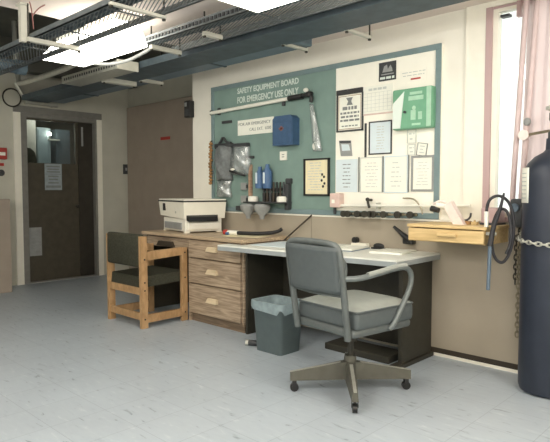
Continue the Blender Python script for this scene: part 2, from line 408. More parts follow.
# flat closed tray
t = thing('cable_tray', 'dark closed cable tray running the length of the room near the wall', 'cable tray', (-3.9, 3.01, 2.296), 'cable trays under the ceiling')
MB().box((-7.0, 2.85, 2.296), (-.6, 3.17, 2.302)).build('tray_bottom', 'tray_dark', t)
MB().box((-7.0, 2.85, 2.302), (-.6, 2.858, 2.355)).build('side_rail', 'tray_dark', t)
MB().box((-7.0, 3.162, 2.302), (-.6, 3.17, 2.355)).build('side_rail', 'tray_dark', t)
t = thing('air_duct', 'blue grey duct against the top of the wall, ending above the board', 'duct', (-5.0, 3.3, 2.32))
xe = -2.86
MB().box((-7.05, 3.19, 2.318), (xe, 3.41, 2.42), .01).build('duct_body', 'duct', t)
for x in (-6.2, -5.0, -3.9): MB().box((x, 3.184, 2.312), (x+.03, 3.416, 2.426), .004).build('flange', 'tray_dark', t)
# small channel tray on the left
t = thing('cable_tray', 'short pale cable tray with slotted side, left of the room under the lamp', 'cable tray', (-4.95, 2.72, 2.27), 'cable trays under the ceiling')
MB().box((-5.47, 2.625, 2.262), (-4.42, 2.64, 2.33)).box((-5.47, 2.81, 2.262), (-4.42, 2.825, 2.33)).box((-5.47, 2.64, 2.262), (-4.42, 2.81, 2.27)).build('channel', 'galv', t)
b = MB()
for k in range(22): b.box((-5.42+k*.045, 2.6235, 2.285), (-5.42+k*.045+.026, 2.626, 2.308))
b.build('slots', 'charcoal', t)
MB().box((-4.42, 2.62, 2.255), (-4.40, 2.83, 2.34), .003).build('end_plate', 'strut', t)

def strut(x, y0, y1, z, label, ztop, bar_h=.03, bar_w=.04, rods=True):
    t = thing('strut_hanger', label, 'bracket', (x, (y0+y1)/2, z), 'strut hangers under the trays')
    MB().box((x-bar_w/2, y0, z-bar_h), (x+bar_w/2, y1, z), .003).build('bar', 'strut', t)
    if rods:
        for y in (y0+.008, y1-.008): MB().cyl((x, y, z-bar_h-.006), (x, y, ztop), .006, n=8).cyl((x, y, z-bar_h-.012), (x, y, z-bar_h), .012, n=6).build('rod', 'steel_dark', t)
strut(-3.82, 1.60, 1.975, 2.22, 'pale strut under the slatted tray, beside the tall beige hanger post', ZC)
strut(-2.785, 1.615, 1.975, 2.22, 'pale strut under the near slatted tray, close to the second lamp', ZC, .018, .03)
strut(-3.66, 2.46, 2.74, 2.30, 'pale strut just right of the bright lamp, at the end of a slatted tray', ZC)
strut(-3.10, 2.52, 2.68, 2.304, 'pale strut under the middle slatted tray, above the lettered board', ZC)
strut(-5.02, 2.83, 3.18, 2.294, 'thick pale strut block under the short slotted tray', ZO, .045, .08)
strut(-2.93, 3.14, 3.425, 2.315, 'white strut at the cut end of the blue grey duct', ZC, .02, .035)
strut(-2.35, 3.16, 3.45, 2.31, 'white strut near the wall, above the black and silver square notice', ZC, .02, .035)
strut(-4.9, 3.17, 3.43, 2.316, 'dim strut under the duct, above the brown bulkhead', ZO, .03, .05)
# hanger post and wire
t = thing('hanger_post', 'tall beige hanger post dropping from the ceiling edge', 'post', (-3.86, 1.6, 2.2))
MB().box((-3.88, 1.568, 2.19), (-3.838, 1.61, ZC), .003).build('channel', 'strut', t)
MB().box((-3.90, 1.56, ZC-.012), (-3.818, 1.62, ZC)).build('foot_plate', 'strut', t)
tag(MB().tube([(-3.77, 1.60, ZC), (-3.79, 1.62, 2.40), (-3.80, 1.63, 2.35), (-3.80, 1.635, 2.275)], .004, 6, smooth=2).tube([(-3.76, 1.70, ZC), (-3.78, 1.66, 2.41), (-3.80, 1.63, 2.36)], .004, 6, smooth=2).build('hanging_wire', 'wire_red', loc=(-3.8, 1.63, 2.3)), 'thin reddish wire forked to the ceiling beside the beige post', 'wire')
tag(MB().cyl((-5.32, .2, 2.33), (-5.32, 2.18, 2.33), .06, n=20).cyl((-5.32, 2.12, 2.33), (-5.32, 2.20, 2.33), .068, n=20).build('pipe', 'duct', loc=(-5.32, 1.2, 2.33), smooth=True), 'blue grey pipe crossing under the overhead at the left edge', 'pipe')
tag(MB().tube([(-4.49, 2.30, 2.29), (-4.7, 2.35, 2.28), (-5.2, 2.38, 2.28), (-5.75, 2.37, 2.28), (-6.0, 2.4, 2.30), (-6.05, 2.4, ZO)], .026, 10, smooth=1).build('conduit', 'galv', loc=(-5.2, 2.37, 2.28), smooth=True), 'grey conduit running back from the end of the bright lamp', 'pipe')
tag(MB().tube([(-4.44, 2.34, 2.27), (-4.3, 2.46, 2.245), (-4.1, 2.53, 2.255), (-3.9, 2.55, 2.29), (-3.7, 2.55, 2.325)], .014, 8, smooth=2).build('cable', 'grey_plastic', loc=(-4.3, 2.5, 2.25), smooth=True), 'loose grey cable sagging below the bright lamp', 'cable')
# dark beams of the overhead
tag(MB().box((-7.1, 1.15, 2.55), (-4.05, 1.33, ZO)).build('overhead_beam', 'dark_over', loc=(-5.5, 1.24, 2.6)), 'dark deck beam running back above the near slatted tray', 'beam')
tag(MB().box((-6.9, .2, 2.6), (-6.72, 4.3, ZO)).build('overhead_beam', 'dark_over', loc=(-6.8, 2.4, 2.6)), 'dark deck beam crossing above the doorway', 'beam')
# over the door
t = thing('wall_speaker', 'round speaker high on the wall at the left corner of the doorway', 'speaker', (XB, 2.79, 2.335))
MB().cyl((XB, 2.79, 2.335), (XB+.05, 2.79, 2.335), .105, n=32).build('grille', 'wall_grey', t, smooth=True)
b = MB(); b.tube([(XB+.05, 2.79+.108*math.cos(a), 2.335+.108*math.sin(a)) for a in [2*PI*k/32 for k in range(32)]], .010, 6, closed=True).build('rim', 'steel_dark', t, smooth=True)
tag(MB().tube([(XB+.06, 2.83, 2.52), (XB+.06, 2.93, 2.36), (XB+.06, 2.97, 2.31), (XB+.06, 3.05, 2.305), (XB+.06, 3.36, 2.30)], .028, 8).box((XB, 3.30, 2.27), (XB+.03, 3.33, 2.33)).box((XB, 2.96, 2.28), (XB+.04, 2.99, 2.34)).build('conduit', 'galv', loc=(XB, 3.1, 2.3), smooth=True), 'bent grey conduit on the wall just above the doorway', 'pipe')
# corridor things seen through the door glass
KX = -7.70
t = thing('corridor_lamp', 'small bright bulb on a bar seen through the glass of the dark door', 'lamp', (KX+.05, 3.55, 1.95))
MB().sphere((KX+.05, 3.485, 1.975), .022).build('bulb', mat('bulb_glow', (255, 246, 224), .5, var=0, emit=20), t, smooth=True)
MB().box((KX+.005, 3.47, 1.888), (KX+.06, 3.625, 1.908), .003).build('bar', 'white_plastic', t)
MB().cyl((KX+.05, 3.485, 1.905), (KX+.05, 3.485, 1.955), .010).build('stem', 'grey_plastic', t)
t = thing('white_cabinet', 'white cabinet at the left of the door glass', 'cabinet', (KX-.15, 3.24, 0))
MB().box((KX-.3, 3.06, 0), (KX, 3.312, 2.28), .005).build('cabinet_body', 'white_plastic', t)
MB().box((KX, 3.185, .1), (KX+.010, 3.30, 2.24), .003).build('door', 'white_plastic', t)
t = thing('locker', 'pale blue locker behind the glass of the dark door', 'locker', (KX-.15, 3.42, 0))
MB().box((KX-.3, 3.33, 0), (KX, 3.515, 2.06), .005).build('locker_body', mat('pale_blue_paint', (184, 200, 204), .5), t)
MB().box((KX, 3.345, .1), (KX+.010, 3.50, 2.03), .003).build('door', mat('pale_blue_paint_door', (176, 194, 200), .5), t)
t = thing('locker', 'blue grey tall locker at the right side of the door glass', 'locker', (KX-.15, 3.67, 0))
MB().box((KX-.3, 3.59, 0), (KX, 3.80, 2.05), .005).build('locker_body', mat('slate_paint', (112, 126, 132), .5), t)
MB().box((KX, 3.60, .1), (KX+.010, 3.79, 2.02), .003).build('door', mat('slate_paint_door', (104, 118, 126), .5), t)
t = thing('coat', 'dark coat hanging behind the lower left of the door glass', 'coat', (-7.5, 3.10, 1.0))
MB().lathe([(0, .0), (.13, .0), (.125, .3), (.12, .6), (.10, .70), (.05, .75), (0, .76)], (-7.5, 3.10, 1.0), 20).build('coat_cloth', 'fabric', t, smooth=True)
MB().tube([(-7.5, 3.10, 1.74), (-7.5, 3.10, 1.86), (-7.42, 3.05, 1.88), (xd-.045, 3.03, 1.88)], .005, 6, smooth=1).build('hook', 'steel_dark', t)

# sign on the door
t = thing('door_sign', 'pale blue grey sign with dark print stuck on the dark door', 'sign', (xd, 3.34, 1.36))
MB().box((xd, 3.225, 1.20), (xd+.004, 3.455, 1.545)).build('sheet', mat('sign_sheet', (150, 160, 164), .6), t)
b = MB(); b.box((xd+.004, 3.235, 1.405), (xd+.005, 3.445, 1.412))
for z, a, c, h in ((1.50, 3.25, 3.43, .018), (1.465, 3.26, 3.42, .018), (1.43, 3.25, 3.43, .018), (1.37, 3.27, 3.41, .02), (1.33, 3.28, 3.40, .02), (1.285, 3.27, 3.41, .02), (1.23, 3.24, 3.44, .03)): b.box((xd+.004, a, z), (xd+.005, c, z+h))
b.build('print', 'ink', t)
# left edge wall devices
t = thing('fire_alarm', 'red fire alarm pull box at the left edge beside the door', 'alarm', (XB, 2.64, 1.64))
MB().box((XB, 2.56, 1.575), (XB+.06, 2.715, 1.715), .008).build('housing', 'red', t)
MB().box((XB+.06, 2.60, 1.62), (XB+.066, 2.69, 1.66)).build('pull_bar', 'white_plastic', t)
tag(MB().box((XB, 2.60, 1.495), (XB+.02, 2.688, 1.53), .003).build('alarm_tag', 'red', loc=(XB, 2.64, 1.51)), 'small red plate below the red alarm box', 'plate')
tag(MB().cyl((XB-.004, 2.645, 1.41), (XB+.045, 2.645, 1.41), .04, n=20).cyl((XB+.045, 2.645, 1.41), (XB+.06, 2.645, 1.41), .022, n=16).build('bell_push', 'charcoal', loc=(XB, 2.645, 1.41), smooth=True), 'small dark round push button on the left wall below the red plate', 'button')
t = thing('light_switch', 'small grey switch plate on the wall right of the dark door', 'switch', (XB, 4.40, 1.50))
MB().box((XB, 4.345, 1.43), (XB+.02, 4.425, 1.57), .004).build('plate', 'charcoal', t)
MB().box((XB+.02, 4.372, 1.48), (XB+.03, 4.398, 1.52), .002).build('toggle', 'grey_plastic', t)
tag(MB().box((-6.33, YR-.056, 1.865), (-6.12, YR-.048, 1.905)).build('red_marker', 'red', loc=(-6.22, YR-.05, 1.88)), 'small red marker on the brown bulkhead', 'marker')
t = thing('intercom_box', 'dark box high at the edge between brown bulkhead and white wall end', 'box', (XL, 3.68, 2.06))
MB().box((-4.84, 3.66, 1.965), (-4.745, W, 2.14), .008).build('box_body', 'black', t)
MB().box((-4.825, 3.655, 1.985), (-4.76, 3.66, 2.05)).build('grille', 'charcoal', t)
MB().box((-4.825, 3.655, 2.08), (-4.79, 3.66, 2.12)).build('button', 'grey_plastic', t)

# ------------------------------------------------------------------ the safety board
BX0, BX1, BZ0, BZ1 = -4.43, -1.917, .99, 2.232
yb = W-.025
bd = thing('notice_board', 'large green framed board lettered for safety equipment with a cream right side', 'board', (-3.2, W, BZ0))
MB().box((BX0, yb, BZ0), (-2.850, W, BZ1)).build('green_panel', 'board_green', bd)
MB().box((-2.850, yb, BZ0), (BX1, W, BZ1)).build('cream_panel', 'cream', bd)
f = .042; yf = yb-.012
MB().box((BX0, yf, BZ1-f), (BX1, yb, BZ1), .003).build('frame_rail', 'board_frame', bd)
MB().box((BX0, yf, BZ0), (BX1, yb, BZ0+f), .003).build('frame_rail', 'board_frame', bd)
MB().box((BX0, yf, BZ0+f), (BX0+f, yb, BZ1-f), .003).build('frame_rail', 'board_frame', bd)
MB().box((BX1-f, yf, BZ0+f), (BX1, yb, BZ1-f), .003).build('frame_rail', 'board_frame', bd)
text('SAFETY EQUIPMENT BOARD', -4.045, -3.258, 2.115, 2.177, yb, 'letter', bd, weight=.022)
text('FOR EMERGENCY USE ONLY', -4.045, -3.258, 2.034, 2.094, yb, 'letter', bd, weight=.022)

KEEP = {q.name for q in COL.objects}
def bars(b, x0, x1, z0, z1, rows, y, fill=.45, ragged=.25, seed=1):
    rn = random.Random(seed); h = (z1-z0)/rows
    for k in range(rows):
        z = z1-(k+.5)*h; m = rn.random()*ragged*(x1-x0)/2
        x = x0+m
        while x < x1-m-.004:
            l = min(rn.uniform(.018, .05), x1-m-x)
            b.box((x, y-.0008, z-h*fill/2), (x+l, y, z+h*fill/2)); x += l+.009
def paper(name, label, cat, x0, x1, z0, z1, y, m='paper', rows=0, ink='ink_pale', frame=None, fw=.008, group=None, tilt=0, seed=1, inset=.14, fill=.3, title=None):
    t = thing(name, label, cat, ((x0+x1)/2, y, z0), group)
    MB().box((x0, y-.003, z0), (x1, y, z1)).build('sheet', m, t)
    if frame:
        b = MB(); b.box((x0-fw, y-.008, z0-fw), (x0, y, z1+fw)).box((x1, y-.008, z0-fw), (x1+fw, y, z1+fw)).box((x0, y-.008, z0-fw), (x1, y, z0)).box((x0, y-.008, z1), (x1, y, z1+fw)); b.build('frame', frame, t)
    if rows:
        b = MB(); bars(b, x0+(x1-x0)*inset, x1-(x1-x0)*inset, z0+(z1-z0)*.1, z1-(z1-z0)*.1, rows, y-.003, fill, .4, seed); b.build('print', ink, t)
    if tilt:
        t.rotation_euler = (0, tilt, 0)
    return t
# hook pole
t = thing('hook_pole', 'long white pole with black grip and hook mounted under the lettering', 'pole', (-3.8, yb-.03, 2.0))
MB().cyl((-4.46, yb-.035, 1.985), (-3.40, yb-.035, 2.012), .0165, n=14).build('shaft', 'white_plastic', t, smooth=True)
MB().cyl((-3.40, yb-.035, 2.012), (-3.24, yb-.035, 2.016), .024, n=14).build('grip', 'black', t, smooth=True)
MB().tube([(-3.24, yb-.035, 2.016), (-3.17, yb-.035, 2.025), (-3.145, yb-.035, 2.01), (-3.14, yb-.035, 1.98), (-3.15, yb-.035, 1.955)], .018, 10, smooth=1).box((-3.19, yb-.055, 2.0), (-3.14, yb-.012, 2.045), .008).build('hook', 'black', t, smooth=True)
MB().sphere((-3.195, yb-.045, 2.06), .026, (1, .8, .7)).build('knob', 'white_plastic', t, smooth=True)
for x in (-4.38, -3.5): MB().box((x, yb-.02, 1.96), (x+.03, yb, 2.03), .003).build('clip', 'charcoal', t)
tag(MB().box((-4.475, yf-.022, 1.962), (-4.44, yf, 2.01), .005).build('pole_clip', 'charcoal', loc=(-4.46, yf, 1.98)), 'dark clip at the left end of the white pole', 'clip')
# sign
t = thing('emergency_sign', 'white sign with two lines of small print left of the blue box', 'sign', (-3.83, yb, 1.73))
MB().box((-4.066, yb-.006, 1.728), (-3.585, yb, 1.872), .001).build('plate', 'paper', t)
text('FOR AIR EMERGENCY', -4.05, -3.62, 1.818, 1.846, yb-.006, 'ink', t)
text('CALL EXT.  6000', -3.90, -3.615, 1.762, 1.790, yb-.006, 'ink', t)
tag(MB().box((-4.30, yb-.018, 1.862), (-4.16, yb, 1.888), .004).build('clip', 'charcoal', loc=(-4.23, yb, 1.87)), 'small dark clip under the left end of the white pole', 'clip')
# blue box
t = thing('first_aid_box', 'dark blue box with a small red mark on the green board', 'box', (-3.42, yb, 1.6))
MB().prism([(-3.555, yb-.09, 1.60), (-3.315, yb-.09, 1.60), (-3.315, yb-.09, 1.83), (-3.345, yb-.09, 1.858), (-3.525, yb-.09, 1.858), (-3.555, yb-.09, 1.83)], (0, .09, 0)).build('box_body', 'navy_box', t)
MB().box((-3.54, yb-.096, 1.62), (-3.33, yb-.09, 1.80), .003).build('lid', 'navy_box', t)
MB().box((-3.455, yb-.098, 1.725), (-3.43, yb-.096, 1.765)).box((-3.47, yb-.098, 1.738), (-3.415, yb-.096, 1.752)).build('mark', 'wire_red', t)
# plate under box
t = thing('socket_plate', 'small white plate below the blue box', 'plate', (-3.46, yb, 1.47))
MB().box((-3.503, yb-.012, 1.468), (-3.42, yb, 1.548), .003).build('plate', 'white_plastic', t)
MB().box((-3.475, yb-.014, 1.495), (-3.445, yb-.012, 1.502)).box((-3.475, yb-.014, 1.515), (-3.445, yb-.012, 1.522)).build('slots', 'ink', t)
# clear hanging bag by hook
t = thing('plastic_sleeve', 'narrow clear plastic sleeve hanging below the hook of the white pole', 'bag', (-3.09, yb, 1.53))
def sl(u, v): 
    x = -3.145+.045*(1-v)+(.045+.055*(1-v))*u*1.0-.012; return (x, yb-.02-.018*math.sin(u*PI)*(1+.3*math.sin(9*v)), 1.53+.40*v)
MB().grid(sl, 8, 14).build('sleeve', 'clear', t, smooth=True, solid=.002)
MB().cyl((-3.105, yb-.02, 1.62), (-3.105, yb-.02, 1.86), .008).build('tube', 'white_plastic', t, smooth=True)
MB().sphere((-3.085, yb-.022, 1.575), .035, (1, .5, 1.1)).build('mouthpiece', 'white_plastic', t, smooth=True)
# framed cream notice
t = thing('framed_notice', 'cream notice in a black frame on the green half of the board', 'notice', (-3.07, yb, 1.16))
MB().box((-3.195, yb-.012, 1.165), (-2.955, yb, 1.455)).build('sheet', 'paper_cream', t)
b = MB(); x0, x1, z0, z1 = -3.212, -2.935, 1.15, 1.467
b.box((x0, yb-.02, z0), (x0+.014, yb, z1)).box((x1-.014, yb-.02, z0), (x1, yb, z1)).box((x0, yb-.02, z0), (x1, yb, z0+.014)).box((x0, yb-.02, z1-.014), (x1, yb, z1)).build('frame', 'black', t)
b = MB(); bars(b, -3.17, -3.0, 1.19, 1.44, 11, yb-.012, .3, .4, 5); b.build('print', 'ink_pale', t)
b = MB()
for x, z in ((-3.01, 1.33), (-2.99, 1.31), (-3.015, 1.28), (-2.985, 1.255), (-3.0, 1.23)): b.sphere((x, yb-.013, z), .012, (1, .2, 1), 8)
b.build('figures', 'ink_dark', t)

# clutter on the left part of the board
t = thing('knotted_cord', 'brown knotted cord hanging along the left edge of the board', 'cord', (-4.475, yb-.03, 1.25))
b = MB(); b.tube([(-4.475, yf-.02, 1.26), (-4.48, yf-.02, 1.4), (-4.47, yf-.02, 1.55), (-4.475, yf-.02, 1.69)], .008, 6)
rn = random.Random(3)
for k in range(13): b.sphere((-4.475+rn.uniform(-.008, .008), yf-.022, 1.27+k*.033), .021, (1.1, .8, .8), 8)
b.build('knots', 'brown_cord', t, smooth=True)
MB().cyl((-4.475, yf-.02, 1.69), (-4.475, yb, 1.70), .006).build('hook', 'steel_dark', t)
def bag(u, v, x0, x1, z0, z1, d, s):
    w = .5*(1-.1*math.sin(v*PI)); 
    return ((x0+x1)/2+(u-.5)*(x1-x0)*(1-.08*math.sin(v*7+s)), yb-.012-d*math.sin(u*PI)**.6*(.35+.65*math.sin((v*.8+.1)*PI))-.012*math.sin(u*11+v*9+s)*math.sin(u*PI), z0+(z1-z0)*v)
t = thing('mask_bag', 'grey bag packed with breathing mask gear, hanging left on the board', 'bag', (-4.32, yb, 1.3))
MB().grid(lambda u, v: bag(u, v, -4.435, -4.19, 1.30, 1.64, .09, 0), 14, 14).build('bag_body', 'bag_grey', t, smooth=True, solid=.004)
MB().tube([(-4.43, yb-.03, 1.62), (-4.36, yb-.03, 1.67), (-4.31, yb-.035, 1.73), (-4.27, yb-.03, 1.67), (-4.20, yb-.03, 1.66)], .013, 8, smooth=1).build('strap', 'charcoal', t, smooth=True)
MB().box((-4.43, yb-.05, 1.625), (-4.192, yb, 1.662), .006).build('hanging_bar', 'charcoal', t)
t = thing('clear_bag', 'clear plastic bag holding a white mask beside the grey bag', 'bag', (-4.06, yb, 1.34))
MB().box((-4.135, yb-.04, 1.40), (-3.99, yb-.02, 1.60), .012).build('contents', mat('mask_grey', (178, 186, 186), .6), t)
MB().grid(lambda u, v: bag(u, v, -4.185, -3.935, 1.345, 1.62, .08, 2), 14, 14).build('bag_film', 'clear', t, smooth=True, solid=.002)
MB().box((-4.18, yb-.05, 1.615), (-3.95, yb, 1.65), .006).build('hanging_bar', 'charcoal', t)
MB().tube([(-4.15, yb-.08, 1.385), (-4.05, yb-.095, 1.365), (-3.96, yb-.06, 1.34)], .012, 8, smooth=1).build('rim', 'black', t, smooth=True)
MB().sphere((-4.10, yb-.095, 1.40), .016, (2, .6, .7), 10).build('mouthpiece', 'white_plastic', t, smooth=True)
t = thing('clear_bag', 'crumpled clear plastic bag hanging below the grey mask bag', 'bag', (-4.3, yb, 1.05))
MB().grid(lambda u, v: bag(u, v, -4.41, -4.20, 1.125, 1.295, .06, 4), 12, 12).build('bag_film', 'clear', t, smooth=True, solid=.002)
MB().tube([(-4.36, yb-.03, 1.14), (-4.28, yb-.05, 1.17), (-4.33, yb-.04, 1.22), (-4.25, yb-.03, 1.27)], .012, 8, smooth=1).build('tubing', 'grey_plastic', t, smooth=True)
tag(MB().box((-3.945, yb-.02, 1.50), (-3.845, yb, 1.525), .004).build('dark_clip', 'charcoal', loc=(-3.9, yb, 1.51)), 'dark clip right of the clear bag on the green board', 'clip')
tag(MB().box((-3.915, yb-.02, 1.08), (-3.875, yb, 1.44), .004).box((-3.908, yb-.026, 1.12), (-3.882, yb-.018, 1.42)).build('wooden_splint', wood_mat('splint_wood', (150, 120, 100), (176, 146, 122)), loc=(-3.9, yb, 1.1)), 'narrow brown wooden stick standing upright on the board', 'stick')
for i, (z, l) in enumerate(((1.20, 'upper'), (1.075, 'lower'))):
    t = thing('spring_clip', f'grey spring clip left of the brown stick, {l} of the two', 'clip', (-3.98, yb, z), 'spring clips by the stick')
    MB().box((-4.02, yb-.022, z), (-3.945, yb, z+.07), .004).build('jaw', 'grey_plastic', t)
    MB().box((-3.945, yb-.022, z+.02), (-3.925, yb-.014, z+.05)).build('lever', 'charcoal', t)
for i, (x, l) in enumerate(((-3.845, 'small white cup at the foot of the brown stick'), (-3.47, 'small white cup at the right of the black tool rack'))):
    tag(MB().lathe([(0, 0), (.048, 0), (.05, .035), (.042, .05), (0, .052)], (x, yb-.055, 1.09), 18).build('plastic_cup', 'white_plastic', loc=(x, yb-.05, 1.09), smooth=True), l, 'cup', 'white cups on the rack')
t = thing('tool_rack', 'black rack of small tools on the green board', 'rack', (-3.6, yb, 1.02))
MB().box((-3.88, yb-.15, 1.078), (-3.40, yb, 1.09), .003).build('shelf', 'charcoal', t)
MB().box((-3.74, yb-.03, 1.19), (-3.42, yb, 1.215), .003).build('holding_strip', 'charcoal', t)
MB().box((-3.45, yb-.05, 1.02), (-3.405, yb, 1.25), .006).build('end_bracket', 'charcoal', t)
t2 = MB(); t2.box((-3.445, yb-.045, 1.25), (-3.39, yb, 1.30), .008); t2.build('holder', 'charcoal', t)
cols = ('black', 'dark_edge', 'charcoal', 'dark_edge')
for k in range(7):
    x = -3.71+k*.042
    tag(MB().cyl((x, yb-.045, 1.09), (x, yb-.045, 1.17), .015, n=10).cyl((x, yb-.045, 1.17), (x, yb-.045, 1.27), .008, n=8).build('hand_tool', cols[k % 4], loc=(x, yb-.045, 1.09), smooth=True), 'dark handled tool standing in the black rack on the green board', 'tool', 'tools in the rack')
for x, h, l in ((-3.76, 1.42, 'blue plastic bottle with a pale streak, left of the two on the board'), (-3.66, 1.44, 'blue plastic bottle with a pale streak, right of the two on the board')):
    t = thing('blue_bottle', l, 'bottle', (x, yb-.05, 1.22), 'blue bottles on the board')
    MB().lathe([(0, 0), (.042, 0), (.045, .01), (.045, h-1.29), (.02, h-1.25), (.018, h-1.22), (0, h-1.22)], (x, yb-.05, 1.215), 18).build('bottle_body', 'blue_plastic', t, smooth=True)
    MB().box((x-.012, yb-.099, 1.26), (x+.010, yb-.093, 1.36), .003).build('streak_label', 'paper_blue', t)
for x, l in ((-3.855, 'grey rubber breathing cup hanging below the board, left one'), (-3.67, 'grey rubber breathing cup hanging below the board, right one')):
    t = thing('breathing_cup', l, 'mask', (x, yb-.1, .93), 'breathing cups under the rack')
    MB().lathe([(0, 0), (.02, 0), (.026, .03), (.07, .08), (.078, .12), (.06, .138), (0, .142)], (x, yb-.11, .93), 18).build('cup', 'grey_plastic', t, smooth=True)
    MB().cyl((x, yb-.11, 1.07), (x, yb-.11, 1.084), .012).build('knob', 'charcoal', t, smooth=True)
tag(MB().box((-4.09, yb-.03, 1.0), (-3.93, yb, 1.045), .006).build('dark_holder', 'charcoal', loc=(-4.0, yb, 1.0)), 'dark holder on the bottom rail left of the black tool rack', 'holder')

# right half papers
paper_args = dict()
t = thing('square_notice', 'black square notice with a silver emblem near the top of the cream panel', 'notice', (-2.378, yb, 2.036))
MB().box((-2.452, yb-.006, 2.036), (-2.302, yb, 2.176), .001).build('plate', 'charcoal', t)
b = MB(); b.prism([(-2.42, yb-.007, 2.10), (-2.405, yb-.007, 2.145), (-2.38, yb-.007, 2.155), (-2.372, yb-.007, 2.12), (-2.35, yb-.007, 2.15), (-2.335, yb-.007, 2.125), (-2.33, yb-.007, 2.10)], (0, .001, 0)); b.box((-2.43, yb-.007, 2.08), (-2.32, yb-.006, 2.088)); b.build('emblem', 'grey_plastic', t)
b = MB(); bars(b, -2.44, -2.315, 2.044, 2.070, 1, yb-.006, .7, 0); b.build('print', 'letter', t)
t = thing('handwriting_note', 'faint handwritten strip with a red underline at the upper right of the board', 'note', (-2.15, yb, 2.0))
MB().box((-2.265, yb-.002, 1.995), (-2.04, yb, 2.09)).build('sheet', 'cream', t)
b = MB(); bars(b, -2.25, -2.055, 2.035, 2.08, 2, yb-.002, .25, .1, 8); b.build('print', 'ink_pale', t)
MB().box((-2.175, yb-.003, 2.012), (-2.095, yb-.002, 2.024)).build('red_mark', 'red', t)
t = thing('calendar', 'white wall calendar sheet with a faint grid of days', 'calendar', (-2.465, yb, 1.80))
MB().box((-2.605, yb-.005, 1.798), (-2.328, yb, 2.01)).build('sheet', 'paper', t)
b = MB()
for k in range(8): x = -2.595+k*.0367; b.box((x, yb-.0056, 1.815), (x+.002, yb-.005, 1.955))
for k in range(6): z = 1.815+k*.028; b.box((-2.595, yb-.0056, z), (-2.338, yb-.005, z+.002))
bars(b, -2.55, -2.38, 1.965, 2.0, 1, yb-.005, .5, .2, 3); b.build('day_grid', 'ink_pale', t)
MB().box((-2.605, yb-.007, 1.788), (-2.328, yb, 1.798)).build('edge', 'pink_box', t)
t = thing('eye_chart_notice', 'framed notice with bold black print and a dark top bar, left on the cream panel', 'notice', (-2.73, yb, 1.68))
MB().box((-2.845, yb-.008, 1.69), (-2.615, yb, 1.965)).build('sheet', 'paper', t)
b = MB(); x0, x1, z0, z1 = -2.86, -2.60, 1.675, 1.975
b.box((x0, yb-.014, z0), (x0+.011, yb, z1)).box((x1-.011, yb-.014, z0), (x1, yb, z1)).box((x0, yb-.014, z0), (x1, yb, z0+.011)).build('frame', 'charcoal', t)
MB().box((-2.86, yb-.018, 1.972), (-2.602, yb, 2.012), .003).build('top_bar', 'black', t)
b = MB(); b.prism([(-2.765, yb-.0095, 1.945), (-2.70, yb-.0095, 1.945), (-2.715, yb-.0095, 1.915), (-2.70, yb-.0095, 1.885), (-2.76, yb-.0095, 1.885), (-2.745, yb-.0095, 1.915)], (0, .0015, 0))
bars(b, -2.80, -2.66, 1.845, 1.878, 1, yb-.008, .8, 0, 2); bars(b, -2.825, -2.635, 1.75, 1.838, 3, yb-.008, .55, .1, 4); bars(b, -2.81, -2.65, 1.705, 1.735, 1, yb-.008, .3, .1, 4)
b.build('print', 'ink', t)
b = MB(); b.box((-2.84, yb-.009, 1.695), (-2.62, yb-.008, 1.699)).box((-2.84, yb-.009, 1.957), (-2.62, yb-.008, 1.961)).box((-2.84, yb-.009, 1.695), (-2.836, yb-.008, 1.96)).box((-2.624, yb-.009, 1.695), (-2.62, yb-.008, 1.96)); b.build('border', 'brown_cord', t)
# green case
t = thing('green_case', 'green wall case with white print and a white flap at its left', 'case', (-2.16, yb, 1.65))
MB().box((-2.315, yb-.07, 1.652), (-1.995, yb, 1.945), .012).build('case_body', 'green_case', t)
MB().hexa([(-2.30, yb-.09, 1.66), (-2.245, yb-.074, 1.66), (-2.245, yb-.07, 1.66), (-2.30, yb-.07, 1.66), (-2.29, yb-.10, 1.84), (-2.215, yb-.074, 1.925), (-2.215, yb-.07, 1.925), (-2.29, yb-.07, 1.84)]).build('flap', 'letter', t)
MB().box((-2.075, yb-.073, 1.66), (-2.04, yb-.07, 1.94)).build('stripe', 'green_pale', t) if False else MB().box((-2.035, yb-.073, 1.66), (-2.0, yb-.0695, 1.94)).build('stripe', 'green_pale', t)
b = MB(); b.box((-2.17, yb-.072, 1.895), (-2.07, yb-.07, 1.915), .004).box((-2.18, yb-.072, 1.855), (-2.06, yb-.07, 1.885)); b.sphere((-2.135, yb-.07, 1.80), .016, (1, .12, 1), 10)
b.box((-2.16, yb-.072, 1.715), (-2.12, yb-.07, 1.785)).box((-2.10, yb-.072, 1.715), (-2.07, yb-.07, 1.77)).box((-2.15, yb-.072, 1.675), (-2.08, yb-.07, 1.69)); b.build('print', 'green_pale', t)
MB().cyl((-2.205, yb-.085, 1.775), (-2.205, yb-.07, 1.775), .010, n=10).build('latch', 'charcoal', t)
# small photo and documents
t = thing('small_photo', 'small dark grey photo tilted on the cream panel below the bold framed notice', 'photo', (-2.76, yb, 1.475))
MB().prism([(-2.815, yb-.003, 1.478), (-2.70, yb-.003, 1.475), (-2.715, yb-.003, 1.60), (-2.835, yb-.003, 1.605)], (0, .003, 0)).build('print', 'grey_plastic', t)
MB().prism([(-2.80, yb-.004, 1.52), (-2.72, yb-.004, 1.52), (-2.735, yb-.004, 1.57), (-2.81, yb-.004, 1.575)], (0, .001, 0)).build('image', 'paper_blue', t)
MB().prism([(-2.825, yb-.004, 1.585), (-2.715, yb-.004, 1.58), (-2.716, yb-.004, 1.597), (-2.83, yb-.004, 1.602)], (0, .001, 0)).build('clip', 'charcoal', t)
paper('framed_document', 'pale blue document in a dark slim frame, below the calendar', 'document', -2.53, -2.342, 1.487, 1.723, yb, 'paper_blue', 9, 'ink_pale', 'charcoal', .010, seed=11, inset=.3)
